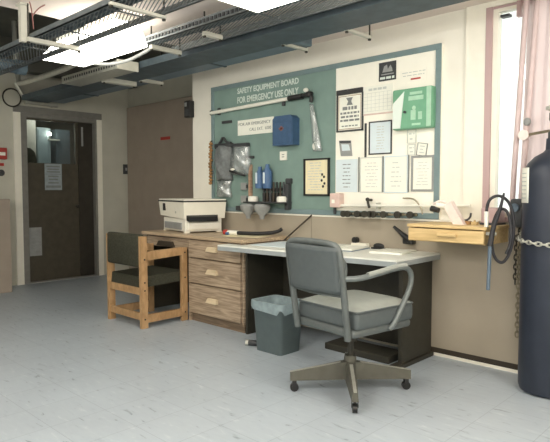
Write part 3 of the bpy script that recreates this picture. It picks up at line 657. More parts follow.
tag(MB().box((-2.578, yb-.012, 1.46), (-2.566, yb, 1.725)).build('wall_strip', 'charcoal', loc=(-2.57, yb, 1.46)), 'thin dark strip just left of the pale blue framed document', 'strip')
DG = 'documents in the bottom row'
paper('posted_document', 'pale blue document with bold centred print, leftmost of the bottom row', 'document', -2.862, -2.648, 1.183, 1.448, yb, 'paper_blue', 7, 'ink', None, group=DG, seed=21, inset=.3, fill=.22)
paper('posted_document', 'cream document with faint print, second from the left in the bottom row', 'document', -2.612, -2.418, 1.186, 1.45, yb, 'cream', 8, 'ink_pale', 'ink_pale', .006, group=DG, seed=22, inset=.15, fill=.2)
paper('posted_document', 'pale document with a thin frame, third from the left in the bottom row', 'document', -2.388, -2.198, 1.186, 1.45, yb, 'paper', 6, 'ink_pale', 'paper_blue', .008, group=DG, seed=23, inset=.25, fill=.2)
paper('posted_document', 'document in a wide grey frame, rightmost of the bottom row', 'document', -2.145, -1.993, 1.205, 1.435, yb, 'paper', 8, 'ink_pale', 'grey_plastic', .016, group=DG, seed=24, inset=.15, fill=.2)
for x, z0, l in ((-2.634, 1.183, 'thin dark divider strip between first and second bottom documents'), (-2.408, 1.183, 'thin dark divider strip between second and third bottom documents'), (-2.184, 1.183, 'thin dark divider strip between third and fourth bottom documents')):
    tag(MB().box((x-.004, yb-.010, z0), (x+.004, yb, 1.46)).build('divider_strip', 'ink', loc=(x, yb, z0)), l, 'strip', 'divider strips on the cream panel')
paper('small_card', 'small outlined card just under the green case', 'card', -2.193, -2.128, 1.55, 1.645, yb, 'paper', 2, 'ink_pale', 'ink_pale', .004, seed=31)
paper('small_card', 'lower small outlined card, above the rightmost bottom document', 'card', -2.19, -2.135, 1.462, 1.535, yb, 'paper', 2, 'ink_pale', 'ink_pale', .004, seed=32)
paper('small_card', 'tilted small card above the wide grey frame', 'card', -2.118, -2.045, 1.455, 1.54, yb, 'paper', 3, 'ink_pale', 'ink', .004, tilt=.15, seed=33)

# things along the bottom of the board
t = thing('pink_switch_box', 'pinkish box at the left end of the white tube', 'box', (-2.85, yb, 1.05))
MB().box((-2.905, yb-.07, 1.055), (-2.805, yb, 1.172), .008).build('box_body', 'pink_box', t)
MB().box((-2.88, yb-.075, 1.09), (-2.85, yb-.07, 1.12), .002).build('button', 'white_plastic', t)
MB().cyl((-2.88, yb-.03, 1.055), (-2.88, yb-.03, 1.0), .012, n=10).build('lead', 'charcoal', t)
t = thing('glass_tube', 'long thin white tube along the bottom of the cream panel', 'tube', (-2.2, yb-.05, 1.075))
MB().cyl((-2.80, yb-.045, 1.072), (-1.70, yb-.045, 1.092), .011, n=12).build('tube_body', 'white_plastic', t, smooth=True)
for x in (-2.45, -2.0): MB().box((x, yb-.05, 1.05), (x+.012, yb, 1.10), .002).build('clip', 'galv', t)
tag(MB().tube([(-2.535, yb-.004, 1.12), (-2.535, yb-.06, 1.12), (-2.52, yb-.075, 1.10), (-2.515, yb-.065, 1.06)], .010, 8, smooth=1).sphere((-2.535, yb-.06, 1.125), .016).build('wall_hook', 'steel_dark', loc=(-2.53, yb, 1.1), smooth=True), 'small dark hook above the middle of the white tube', 'hook')
t = thing('valve_manifold', 'row of small dark taps on a pipe along the bottom rail of the board', 'valves', (-2.45, yb-.06, 1.0))
MB().cyl((-2.78, yb-.055, 1.005), (-2.12, yb-.055, 1.015), .008, n=10).build('pipe', 'brass', t, smooth=True)
for x in (-2.74, -2.70, -2.61, -2.54, -2.49, -2.46, -2.37, -2.25, -2.145):
    z = 1.006+(x+2.78)*.015
    v = MB().cyl((x, yb-.10, z), (x, yb-.055, z), .012, n=10).cyl((x, yb-.118, z), (x, yb-.10, z), .026, n=14).cyl((x, yb-.055, z), (x, yb-.02, z), .014, n=10).build('valve', 'steel_dark', t, smooth=True)
for x in (-2.65, -2.3): MB().box((x, yb-.06, .985), (x+.015, yb, 1.02)).build('bracket', 'steel_dark', t)
MB().tube([(-2.24, yb-.05, 1.135), (-2.17, yb-.05, 1.135), (-2.13, yb-.05, 1.12), (-2.085, yb-.05, 1.06), (-2.075, yb-.055, 1.02)], .006, 8, smooth=2).build('spout', 'brass', t, smooth=True)

for o in [q for q in COL.objects if q.parent is None and q.get('category') and q.name not in KEEP and q is not bd]:
    ys = []
    for c in ([o]+list(o.children)):
        if c.type == 'MESH': ys += [v.co.y+o.location.y for v in c.data.vertices]
    k = .981 if o.name.split('.')[0] in ('tool_rack', 'hand_tool', 'plastic_cup', 'blue_bottle', 'breathing_cup') else ((min(ys)+W)/2-.012)/W
    o.location.x *= k; o.location.z = 1.2+(o.location.z-1.2)*k

# ------------------------------------------------------------------ oak desk with pedestal
dk = thing('oak_desk', 'oak desk with three stacked drawers and an open kneehole', 'desk', (-4.1, 3.4, 0))
ZD = .79
MB().box((-4.85, 3.125, ZD-.032), (-3.365, 3.698, ZD), .004).build('worktop', 'desk_top', dk)
PX0, PX1, PF = -4.115, -3.378, 3.155
c = MB(); c.box((PX0, PF, .075), (PX1, 3.69, ZD-.032)).box((PX0+.012, PF+.02, 0), (PX1-.012, 3.67, .075)); c.build('pedestal', 'desk_wood_shade', dk)
for k, (z0, z1) in enumerate(((.592, .748), (.362, .580), (.085, .350))):
    dr = MB().box((PX0+.022, PF-.024, z0), (PX1-.022, PF, z1), .004).build('drawer', 'desk_wood', dk)
    zc = (z0+z1)/2+.012; xc = (PX0+PX1)/2+.0
    MB().prism([(xc-.07, PF-.056, zc-.020), (xc+.07, PF-.056, zc-.020), (xc+.058, PF-.042, zc+.020), (xc-.058, PF-.042, zc+.020)], (0, .034, 0)).build('handle', 'handle_wood', dr)
MB().box((-4.82, 3.17, .05), (-4.79, 3.68, ZD-.032)).box((-4.82, 3.165, 0), (-4.79, 3.68, .05)).build('end_panel', 'door_dark', dk)  # kneehole shade put into the dark colour of this panel
MB().box((-4.79, 3.64, .0), (PX0, 3.66, ZD-.032)).build('back_panel', 'door_dark2', dk)  # also darkened: the shade inside the kneehole is in its colour
pd = MB().box((-4.785, 3.15, .655), (PX0-.005, 3.60, .748), .003).build('drawer', 'desk_wood', dk)
MB().prism([(-4.58, 3.115, .665), (-4.32, 3.115, .665), (-4.35, 3.12, .712), (-4.55, 3.12, .712)], (0, .035, 0)).build('handle', 'dark_edge', pd)
MB().box((PX0-.004, PF-.002, .0), (PX0+.018, PF+.02, ZD-.032)).build('stile', 'desk_wood', dk)
MB().box((PX1-.014, PF-.004, .075), (PX1+.003, PF+.02, ZD-.032)).build('stile', 'desk_wood', dk)

# ------------------------------------------------------------------ grey desk
gd = thing('grey_desk', 'grey metal desk with pale top and aluminium edge', 'desk', (-2.7, 3.35, 0))
ZG = .75
a0, a1, b1, b0 = (-3.50, 2.985), (-1.895, 3.105), (-1.915, 3.695), (-3.355, 3.695)
nt0, nt1 = (-3.35, 3.135), (-3.512, 3.122)
top = [(-3.512, 2.985), (-1.895, 3.105), (-1.905, 3.700), (-3.355, 3.700), (-3.35, 3.120), (-3.515, 3.112)]
MB().prism([(x, y, ZG-.012) for x, y in top], (0, 0, .012)).build('desktop', 'grey_top', gd)
def inset(p, k): 
    cx, cy = -2.6, 3.35; return (p[0]+(cx-p[0])*k*.4, p[1]+(cy-p[1])*k)
MB().prism([(x, y, ZG-.045) for x, y in top], (0, 0, .0325)).build('edge_band', 'alu', gd)
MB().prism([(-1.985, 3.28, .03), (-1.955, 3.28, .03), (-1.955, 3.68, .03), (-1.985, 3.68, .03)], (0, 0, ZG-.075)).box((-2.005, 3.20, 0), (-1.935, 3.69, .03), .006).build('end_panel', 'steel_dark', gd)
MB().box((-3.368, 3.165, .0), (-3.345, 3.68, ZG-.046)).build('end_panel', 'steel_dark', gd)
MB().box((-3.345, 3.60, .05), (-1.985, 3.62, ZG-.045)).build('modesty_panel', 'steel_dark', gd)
tag(MB().box((-2.62, 3.28, 0), (-2.06, 3.5, .05), .006).build('foot_rest', 'steel_dark', loc=(-2.3, 3.4, 0)), 'low dark metal bar on the floor under the grey desk', 'foot rest')

# ------------------------------------------------------------------ printer
RP = Matrix.Translation((-4.26, 3.215, 0)) @ Matrix.Rotation(math.radians(-13), 4, 'Z')
p = thing('printer', 'cream desktop printer with a black top edge and paper slot on the oak desk', 'printer', (-4.4, 3.45, ZD))
def P(x, y, z): return (x, y, z)
wx, wy = .59, .43
MB().hexa([(-wx+.0, 0, .945), (0, 0, .925), (0, wy, .925), (-wx, wy, .945), (-wx-.015, -.012, 1.085), (.012, -.012, 1.085), (.012, wy+.01, 1.085), (-wx-.015, wy+.01, 1.085)], RP).build('upper_case', 'cream_plastic', p)
MB().box((-wx-.02, -.018, 1.085), (.018, wy+.015, 1.098), .003, RP).build('top_edge', 'black', p)
MB().box((-wx-.012, -.012, 1.098), (.012, wy+.01, 1.112), .004, RP).build('lid', 'cream_plastic', p)
MB().box((-wx+.05, .012, ZD+.012), (-.005, wy-.03, .927), .008, RP).build('lower_case', 'white_plastic', p)
for x, y in ((-.02, .03), (-.02, wy-.06), (-wx+.07, .03), (-wx+.07, wy-.06)): MB().box((x-.02, y-.02, ZD), (x+.015, y+.03, ZD+.013), 0, RP).build('foot', 'cream_plastic', p)
MB().hexa([(.004, .02, .912), (.05, .03, .90), (.05, wy-.10, .90), (.004, wy-.08, .912), (.004, .02, .96), (.035, .03, .945), (.035, wy-.10, .945), (.004, wy-.08, .96)], RP).build('paper_slot', 'black', p)
MB().box((-.004, .03, ZD+.03), (.02, wy-.05, .89), .01, RP).build('paper_tray', 'white_plastic', p)
MB().box((-wx+.09, .004, .995), (-wx+.15, -.012, 1.068), .002, RP).build('control_panel', 'black', p)
MB().box((-wx+.10, .0, .82), (-.08, .014, .885), .004, RP).build('front_tray', 'grey_plastic', p)
MB().cyl((-.19, -.008, .985), (-.19, .0, .985), .012, n=12, mtx=RP).build('badge', 'galv', p)

# things on oak desk
t = thing('curved_tool', 'long black curved tool with a white and red end lying on the oak desk', 'tool', (-3.62, 3.45, ZD))
pts = [(-3.74, 3.42, ZD+.022), (-3.65, 3.44, ZD+.022), (-3.54, 3.50, ZD+.022), (-3.45, 3.57, ZD+.03), (-3.40, 3.60, ZD+.045), (-3.375, 3.615, ZD+.066)]
MB().tube(pts, .017, 10, smooth=2).build('blade', 'black', t, smooth=True)
MB().tube([(-3.85, 3.395, ZD+.022), (-3.74, 3.42, ZD+.022)], .022, 10).build('white_end', 'white_plastic', t, smooth=True)
MB().tube([(-3.89, 3.388, ZD+.024), (-3.845, 3.397, ZD+.024)], .024, 10).build('red_end', 'red', t, smooth=True)
MB().cyl((-3.845, 3.372, ZD+.014), (-3.815, 3.378, ZD+.014), .014, n=10).build('blue_end', 'blue_plastic', t, smooth=True)
tag(MB().box((-3.82, 3.30, ZD), (-3.44, 3.54, ZD+.003), 0, Matrix.Translation((-3.64, 3.42, 0)) @ Matrix.Rotation(.25, 4, 'Z') @ Matrix.Translation((3.64, -3.42, 0))).build('paper_sheet', 'paper_cream', loc=(-3.64, 3.38, ZD)), 'cream sheet lying under the black curved tool on the oak desk', 'paper')
# stick leaning against the wainscot
tag(MB().cyl((-3.36, 3.62, .752), (-3.10, W-.029, .985), .007, n=8).build('thin_rod', 'dark_edge', loc=(-3.36, 3.62, .75), smooth=True), 'thin dark rod leaning from the grey desk against the beige wainscot', 'rod')

# things on grey desk
def flat(name, label, cat, pts, z, h, m):
    c = [sum(p[i] for p in pts)/len(pts) for i in (0, 1)]
    return tag(MB().prism([(x, y, z) for x, y in pts], (0, 0, h)).build(name, m, loc=(c[0], c[1], z)), label, cat)
flat('drawing_sheet', 'pale blue sheet lying at the left end of the grey desk', 'paper', [(-3.30, 3.16), (-2.78, 3.20), (-2.83, 3.58), (-3.32, 3.54)], ZG, .004, 'paper_blue')
t = thing('open_manual', 'open blue edged manual lying behind the grey chair on the grey desk', 'book', (-2.55, 3.45, ZG))
MB().prism([(-2.72, 3.26, ZG), (-2.40, 3.32, ZG), (-2.45, 3.62, ZG), (-2.74, 3.56, ZG)], (0, 0, .006)).build('cover', 'blue_tube', t)
MB().prism([(-2.71, 3.27, ZG+.006), (-2.57, 3.295, ZG+.006), (-2.60, 3.58, ZG+.006), (-2.73, 3.555, ZG+.006)], (0, 0, .016)).prism([(-2.56, 3.297, ZG+.006), (-2.41, 3.325, ZG+.006), (-2.455, 3.61, ZG+.006), (-2.595, 3.58, ZG+.006)], (0, 0, .012)).build('pages', 'paper', t)
t = thing('tape_dispenser', 'small black and white tape dispenser at the back of the grey desk', 'dispenser', (-2.56, 3.66, ZG))
MB().box((-2.65, 3.645, ZG), (-2.50, 3.69, ZG+.03), .006).build('base', 'cream_plastic', t)
MB().cyl((-2.62, 3.65, ZG+.05), (-2.62, 3.685, ZG+.05), .026, n=16).build('roll', 'black', t, smooth=True)
t = thing('black_stapler', 'small black stapler on the grey desk in front of the wainscot', 'stapler', (-2.38, 3.62, ZG))
MB().box((-2.43, 3.60, ZG), (-2.32, 3.64, ZG+.012), .003).build('base', 'black', t)
MB().sphere((-2.37, 3.62, ZG+.022), .03, (1.7, .6, .8), 12).build('head', 'black', t, smooth=True)
flat('paper_pad', 'white pad of paper at the right end of the grey desk', 'paper', [(-2.28, 3.36), (-2.04, 3.40), (-2.07, 3.66), (-2.30, 3.62)], ZG, .012, 'paper')
t = thing('wall_handset', 'black slanted handset on the wainscot just left of the wooden drawer shelf', 'handset', (-2.15, 3.69, .80))
MB().box((-2.185, 3.65, .80), (-2.10, W-.022, .868), .008).build('base', 'black', t)
MB().tube([(-2.13, 3.665, .83), (-2.19, 3.66, .87), (-2.262, 3.655, .925)], (.026, .011), 10).build('handle', 'black', t, smooth=True)

# ------------------------------------------------------------------ wooden wall shelf with drawer
sh = thing('drawer_shelf', 'yellow pine shelf with one drawer fixed to the wall below the window', 'shelf', (-1.69, W, .86))
SX0, SX1, SY = -1.945, -1.425, 3.335
MB().box((SX0-.01, SY-.01, .955), (SX1+.012, W-.032, .975), .003).build('top_board', 'shelf_wood', sh)
MB().box((SX0, SY, .862), (SX0+.018, W-.032, .955)).box((SX1-.018, SY, .862), (SX1, W-.032, .955)).box((SX0+.018, W-.05, .862), (SX1-.018, W-.032, .955)).box((SX0+.018, SY+.02, .862), (SX1-.018, W-.05, .872)).build('carcass', 'shelf_wood', sh)
dr = MB().box((SX0+.002, SY-.014, .868), (SX1-.002, SY, .948), .003).build('drawer', 'shelf_wood', sh)
MB().box((-1.73, SY-.032, .902), (-1.60, SY-.014, .926), .005).build('handle', 'shelf_wood', dr)
# things on shelf
zs = .975
t = thing('spray_gun', 'pale pinkish spray gun with a dark nozzle standing on the pine shelf', 'spray gun', (-1.700, 3.50, zs))
MB().hexa([(-1.695, 3.46, zs), (-1.620, 3.46, zs), (-1.620, 3.51, zs), (-1.695, 3.51, zs), (-1.765, 3.46, zs+.12), (-1.715, 3.46, zs+.15), (-1.715, 3.51, zs+.15), (-1.765, 3.51, zs+.12)]).build('body', 'gun_pale', t)
MB().cyl((-1.745, 3.485, zs+.11), (-1.825, 3.485, zs+.125), .018, n=12).build('barrel', 'white_plastic', t, smooth=True)
MB().cyl((-1.810, 3.485, zs+.09), (-1.865, 3.485, zs+.10), .020, n=12).build('nozzle', 'black', t, smooth=True)
MB().tube([(-1.760, 3.485, zs+.14), (-1.800, 3.485, zs+.155), (-1.850, 3.485, zs+.13)], .008, 8, smooth=1).build('trigger', 'gun_pale', t, smooth=True)
t = thing('small_clamp', 'small dark clamp on the pine shelf right of the spray gun', 'clamp', (-1.64, 3.52, zs))
MB().tube([(-1.68, 3.52, zs+.05), (-1.66, 3.52, zs+.028), (-1.63, 3.52, zs+.025), (-1.605, 3.52, zs+.045), (-1.60, 3.52, zs+.075)], .007, 8, smooth=1).build('jaw', 'charcoal', t, smooth=True)
MB().box((-1.68, 3.50, zs), (-1.60, 3.54, zs+.022), .004).build('base', 'brown_cord', t)
t = thing('wooden_block', 'small tan wooden block beside the clamp on the pine shelf', 'block', (-1.57, 3.5, zs))
MB().box((-1.585, 3.485, zs), (-1.545, 3.515, zs+.02), .003).build('block_body', 'shelf_wood', t)
MB().cyl((-1.565, 3.5, zs+.02), (-1.565, 3.5, zs+.03), .007, n=10).build('peg', 'shelf_wood', t)
t = thing('pink_instrument_box', 'rosy box with a dark base at the right end of the pine shelf', 'box', (-1.47, 3.6, zs))
MB().box((-1.545, 3.545, zs+.012), (-1.44, 3.675, zs+.11), .006).build('box_body', 'pink_trim', t)
MB().box((-1.55, 3.54, zs), (-1.435, 3.68, zs+.012)).build('base', 'charcoal', t)

# ------------------------------------------------------------------ hose by the shelf
t = thing('coiled_hose', 'black hose looped over the right end of the pine shelf with a blue grey wand', 'hose', (-1.38, 3.45, .9))
loop = [(-1.42, 3.34, 1.012), (-1.421, 3.339, 1.091), (-1.408, 3.343, 1.14), (-1.382, 3.352, 1.161), (-1.356, 3.362, 1.167), (-1.324, 3.373, 1.152), (-1.298, 3.383, 1.117), (-1.281, 3.389, 1.063), (-1.274, 3.391, .992), (-1.277, 3.389, .902), (-1.291, 3.382, .824), (-1.315, 3.371, .774), (-1.335, 3.363, .761), (-1.361, 3.351, .778), (-1.38, 3.343, .826), (-1.386, 3.339, .898), (-1.385, 3.339, .971), (-1.37, 3.344, 1.038), (-1.35, 3.351, 1.08), (-1.329, 3.358, 1.09), (-1.308, 3.366, 1.075), (-1.291, 3.372, 1.028), (-1.282, 3.374, .95), (-1.287, 3.371, .867), (-1.307, 3.363, .818)]
MB().tube(loop, .0095, 8, smooth=2).build('hose_loop', 'hose', t, smooth=True)
MB().cyl((-1.42, 3.34, .976), (-1.421, 3.34, 1.07), .013, n=12).build('fitting', 'white_plastic', t, smooth=True)
MB().tube([(-1.313, 3.329, 1.182), (-1.332, 3.321, 1.082), (-1.366, 3.308, .974), (-1.379, 3.302, .865)], (.006, .018), 10, smooth=1).build('wand', 'hose', t, smooth=True)
MB().cyl((-1.379, 3.302, .871), (-1.385, 3.30, .60), .011, n=10).build('wand_tube', 'blue_tube', t, smooth=True)
MB().box((SX1, 3.343, .925), (-1.365, 3.362, .945), .003).build('hook', 'galv', t)

# ------------------------------------------------------------------ gas cylinder, pipes, chain, curtain
CXX, CYY, CR = -1.096, 3.50, .165
g = thing('gas_cylinder', 'tall dark blue gas cylinder standing at the right edge', 'gas cylinder', (CXX, CYY, 0))
MB().lathe([(0, .01), (CR*.8, .0), (CR*.95, .012), (CR, .04), (CR, 1.265), (CR*.97, 1.31), (CR*.85, 1.355), (CR*.62, 1.395), (CR*.36, 1.42), (.045, 1.435), (.042, 1.50), (0, 1.50)], (CXX, CYY, 0), 48).build('cylinder_body', 'cyl', g, smooth=True)
MB().lathe([(0, 1.50), (.034, 1.50), (.034, 1.535), (.024, 1.545), (.024, 1.60), (.03, 1.605), (.03, 1.65), (.0, 1.655)], (CXX, CYY, 0), 20).build('valve_stem', 'charcoal', g, smooth=True)
MB().lathe([(0, 1.66), (.03, 1.66), (.05, 1.668), (.05, 1.685), (.03, 1.693), (0, 1.695)], (CXX, CYY, 0), 20).cyl((CXX, CYY, 1.64), (CXX, CYY, 1.67), .012).build('hand_wheel', 'galv', g, smooth=True)
# curved label on the cylinder
ang0, ang1 = math.radians(-166), math.radians(-122)
MB().grid(lambda u, v: (CXX+(CR+.002)*math.cos(ang0+(ang1-ang0)*u), CYY+(CR+.002)*math.sin(ang0+(ang1-ang0)*u), 1.125+.205*v), 10, 2).build('paper_label', 'paper', g, smooth=True, solid=.001)
b = MB()
for k in range(7):
    z = 1.15+k*.024
    b.grid(lambda u, v: (CXX+(CR+.0042)*math.cos(ang0+(ang1-ang0)*(.15+.7*u)), CYY+(CR+.0042)*math.sin(ang0+(ang1-ang0)*(.15+.7*u)), z+.006*v), 8, 1)
b.build('label_print', 'ink_pale', g)
# pipes
def pipe(pts, label, r=.017):
    return tag(MB().tube(pts, r, 12, smooth=1).build('gas_pipe', 'pink_pipe', loc=pts[0], smooth=True), label, 'pipe', 'rosy pipes behind the cylinder')
pipe([(-1.385, 3.650, .99), (-1.385, 3.650, 1.2), (-1.36, 3.650, 1.7), (-1.325, 3.650, 2.43)], 'rosy pipe nearest the window glass, left of the pair')
pipe([(-1.335, 3.650, .99), (-1.33, 3.650, 1.2), (-1.30, 3.650, 1.7), (-1.26, 3.650, 2.43)], 'rosy pipe right of the pair, close to the curtain')
t = thing('pipe_valve', 'small valve on the rosy pipe with a thin line to the cylinder', 'valve', (-1.31, 3.62, 1.56))
MB().cyl((-1.305, 3.645, 1.54), (-1.305, 3.60, 1.54), .022, n=14).cyl((-1.305, 3.60, 1.54), (-1.305, 3.585, 1.54), .032, n=16).build('valve_body', 'gun_pale', t, smooth=True)
MB().sphere((-1.30, 3.635, 1.625), .024, (1, .7, 1.1), 12).build('gauge', 'grey_plastic', t, smooth=True)
MB().tube([(-1.295, 3.61, 1.54), (-1.22, 3.575, 1.545), (-1.14, 3.54, 1.55)], .009, 8).build('line', 'brass', t, smooth=True)
t = thing('regulator_box', 'dark regulator box between pine shelf and cylinder', 'box', (-1.33, 3.6, 1.0))
MB().box((-1.37, 3.565, .965), (-1.285, 3.66, 1.145), .014).build('box_body', 'charcoal', t)
MB().cyl((-1.335, 3.565, 1.09), (-1.335, 3.55, 1.09), .026, n=18).build('dial', 'blue_tube', t, smooth=True)
MB().box((-1.345, 3.650, .99), (-1.31, W-.022, 1.05)).build('mount', 'galv', t)
# curtain
def cur(u, v):
    x0 = -1.30-.10*(1-v)**1.5; x1 = -.62
    x = x0+(x1-x0)*u
    return (x, 3.60+.018*math.sin(u*46+.6*math.sin(v*3))+.008*math.sin(u*91+1), 1.0+1.40*v)
ct = thing('curtain', 'sheer rosy curtain hanging in folds behind the gas cylinder', 'curtain', (-1.0, 3.6, 1.0))
def cur2(u, v):
    x0 = -1.335-.03*(1-v); x1 = -.55
    x = x0+(x1-x0)*u
    return (x, 3.695+.015*math.sin(u*52+.8*math.sin(v*3))+.006*math.sin(u*97+1), 1.06+1.33*v)
MB().grid(cur2, 110, 10).build('cloth', 'curtain', ct, smooth=True)
MB().cyl((-1.40, 3.70, 2.397), (-.5, 3.70, 2.397), .008, n=10).build('curtain_rod', 'pink_trim', ct, smooth=True)
MB().box((-1.40, 3.68, 2.30), (-1.372, W-.01, 2.40), .003).build('rod_bracket', 'pink_trim', ct)
# chain
def links(b, pts, step=.03, r=.0045):
    pts = [Vector(p) for p in pts]
    seg = [(pts[i], pts[i+1]) for i in range(len(pts)-1)]
    pos = []; acc = 0
    for a, c in seg:
        L = (c-a).length; s = acc
        while s < L: pos.append((a.lerp(c, s/L), (c-a).normalized())); s += step
        acc = s-L
    for i, (p, tdir) in enumerate(pos):
        up = Vector((0, 0, 1)) if abs(tdir.z) < .8 else Vector((1, .3, 0)).normalized()
        s = tdir.cross(up).normalized(); u2 = s.cross(tdir).normalized()
        w = (s if i % 2 else u2)
        ring = []
        for k in range(10):
            a = 2*PI*k/10; ring.append(p+tdir*(.021*math.cos(a))+w*(.011*math.sin(a)))
        b.tube(ring, r, 5, closed=True)
t = thing('safety_chain', 'steel chain round the gas cylinder with its tail hanging down', 'chain', (-1.3, 3.5, .9))
arc = [(CXX+(CR+.016)*math.cos(a), CYY+(CR+.016)*math.sin(a), .915-.03*math.sin((a+PI)/1.9*1.0)) for a in [math.radians(-185+9*k) for k in range(22)]]
b = MB(); links(b, [(-1.318, 3.69, .985), (-1.312, 3.62, .955)]+arc); b.build('loop', 'galv', t, smooth=True)
b = MB(); links(b, [(-1.312, 3.60, .95), (-1.325, 3.575, .90), (-1.325, 3.565, .60)]); b.build('tail', 'steel_dark', t, smooth=True)
b = MB(); links(b, [(-1.296, 3.59, .94), (-1.292, 3.53, .88), (-1.29, 3.52, .30)], .03); b.build('tail', 'brass', t, smooth=True)
MB().box((-1.345, W-.03, .95), (-1.295, W-.022, 1.02)).cyl((-1.318, W-.03, .985), (-1.318, 3.685, .985), .007).build('wall_eye', 'galv', t)

# ------------------------------------------------------------------ waste bin
bn = thing('waste_bin', 'slate grey waste bin with a pale liner under the grey desk', 'bin', (-2.85, 3.02, 0))
def ringpts(x0, x1, y0, y1, z, r, n=5):
    out = []
    for cx, cy, a in ((x1-r, y1-r, 0), (x0+r, y1-r, 90), (x0+r, y0+r, 180), (x1-r, y0+r, 270)):
        for k in range(n+1):
            t_ = math.radians(a+90*k/n); out.append((cx+r*math.cos(t_), cy+r*math.sin(t_), z))
    return out
def loft(rings, cap0=True, cap1=False):
    b = MB(); R = [[b.bm.verts.new(p) for p in r] for r in rings]; n = len(R[0])
    for A, B in zip(R, R[1:]):
        for k in range(n): b.bm.faces.new((A[k], A[(k+1) % n], B[(k+1) % n], B[k]))
    if cap0: b.bm.faces.new(R[0])
    if cap1: b.bm.faces.new(R[-1])
    return b
loft([ringpts(-2.985, -2.725, 2.905, 3.125, 0, .03), ringpts(-3.005, -2.705, 2.885, 3.145, .36, .035), ringpts(-3.012, -2.698, 2.878, 3.152, .375, .035), ringpts(-3.0, -2.71, 2.89, 3.14, .375, .033), ringpts(-2.975, -2.735, 2.915, 3.115, .012, .028)]).build('bin_body', 'bin', bn, smooth=True)
rn = random.Random(5)
base = ringpts(-3.018, -2.692, 2.872, 3.158, 0, .04)
loft([[(x, y, .315+.018*math.sin(i*1.3)+.01*rn.random()) for i, (x, y, z) in enumerate(base)], [(x+(.004 if i % 2 else -.002)*(1 if x > -2.85 else -1), y, .35) for i, (x, y, z) in enumerate(base)], [(x, y, .381) for x, y, z in base], ringpts(-3.0, -2.71, 2.89, 3.14, .379, .033), ringpts(-2.985, -2.725, 2.905, 3.125, .25, .03)], False).build('liner', 'bin_bag', bn, smooth=True)
t = thing('door_stop', 'small silver capped peg on the floor by the waste bin', 'peg', (-3.06, 2.96, 0))
MB().cyl((-3.10, 2.945, .022), (-3.02, 2.99, .022), .022, n=14).build('peg_body', 'charcoal', t, smooth=True)
MB().cyl((-3.12, 2.934, .022), (-3.10, 2.945, .022), .023, n=14).build('cap', 'galv', t, smooth=True)

# ------------------------------------------------------------------ oak side chair
oc = thing('wooden_chair', 'oak frame armchair with dark olive back and seat at the kneehole', 'chair', (-4.41, 2.92, 0))
cx0, cx1, cy0, cy1 = -4.70, -4.125, 2.655, 3.145
k = .062; q = .036
for x0 in (cx0, cx1-q):
    sd = MB(); x1 = x0+q
    sd.hexa([(x0, cy0, 0), (x1, cy0, 0), (x1, cy0+k, 0), (x0, cy0+k, 0), (x0, cy0-.005, .80), (x1, cy0-.005, .80), (x1, cy0-.005+k, .80), (x0, cy0-.005+k, .80)])
    sd.build('back_post', 'chair_wood', oc)
    MB().box((x0, cy1-k, 0), (x1, cy1, .675), .003).build('front_post', 'chair_wood', oc)
    MB().hexa([(x0, cy0+k-.01, .59), (x1, cy0+k-.01, .59), (x1, cy1-k+.004, .61), (x0, cy1-k+.004, .61), (x0, cy0+k-.01, .665), (x1, cy0+k-.01, .665), (x1, cy1-k+.004, .68), (x0, cy1-k+.004, .68)]).build('arm_rail', 'chair_wood', oc)
    MB().box((x0+.002, cy0+k-.01, .045), (x1-.002, cy1-k+.005, .115), .003).build('bottom_rail', 'chair_wood', oc)
    sg = 1 if x0 != cx0 else -1
    xf = x1 if sg > 0 else x0
    for y, z in ((cy0+.03, .60), (cy0+.03, .40), (cy0+.03, .33), (cy0+.03, .08), (cy1-.03, .63), (cy1-.03, .40), (cy1-.03, .08)):
        MB().cyl((xf, y, z), (xf+sg*.003, y, z), .008, n=10).build('bolt_cap', 'dark_edge', oc)
MB().box((cx0+q, cy0+.006, .29), (cx1-q, cy0+.035, .352)).build('stretcher', 'chair_wood', oc)
MB().box((cx0+q, cy0+.01, .07), (cx1-q, cy0+.035, .13)).build('stretcher', 'chair_wood', oc)
MB().hexa([(cx0+q, cy0+.02, .35), (cx1-q, cy0+.02, .35), (cx1-q, cy1-.02, .37), (cx0+q, cy1-.02, .37), (cx0+q, cy0+.03, .445), (cx1-q, cy0+.03, .445), (cx1-q, cy1-.02, .46), (cx0+q, cy1-.02, .46)]).build('seat', 'fabric', oc)
b = MB(); b.box((cx0+.01, cy0-.008, .53), (cx1-.036, cy0+.058, .815), .02, seg=3); b.build('backrest', 'fabric', oc, smooth=True)

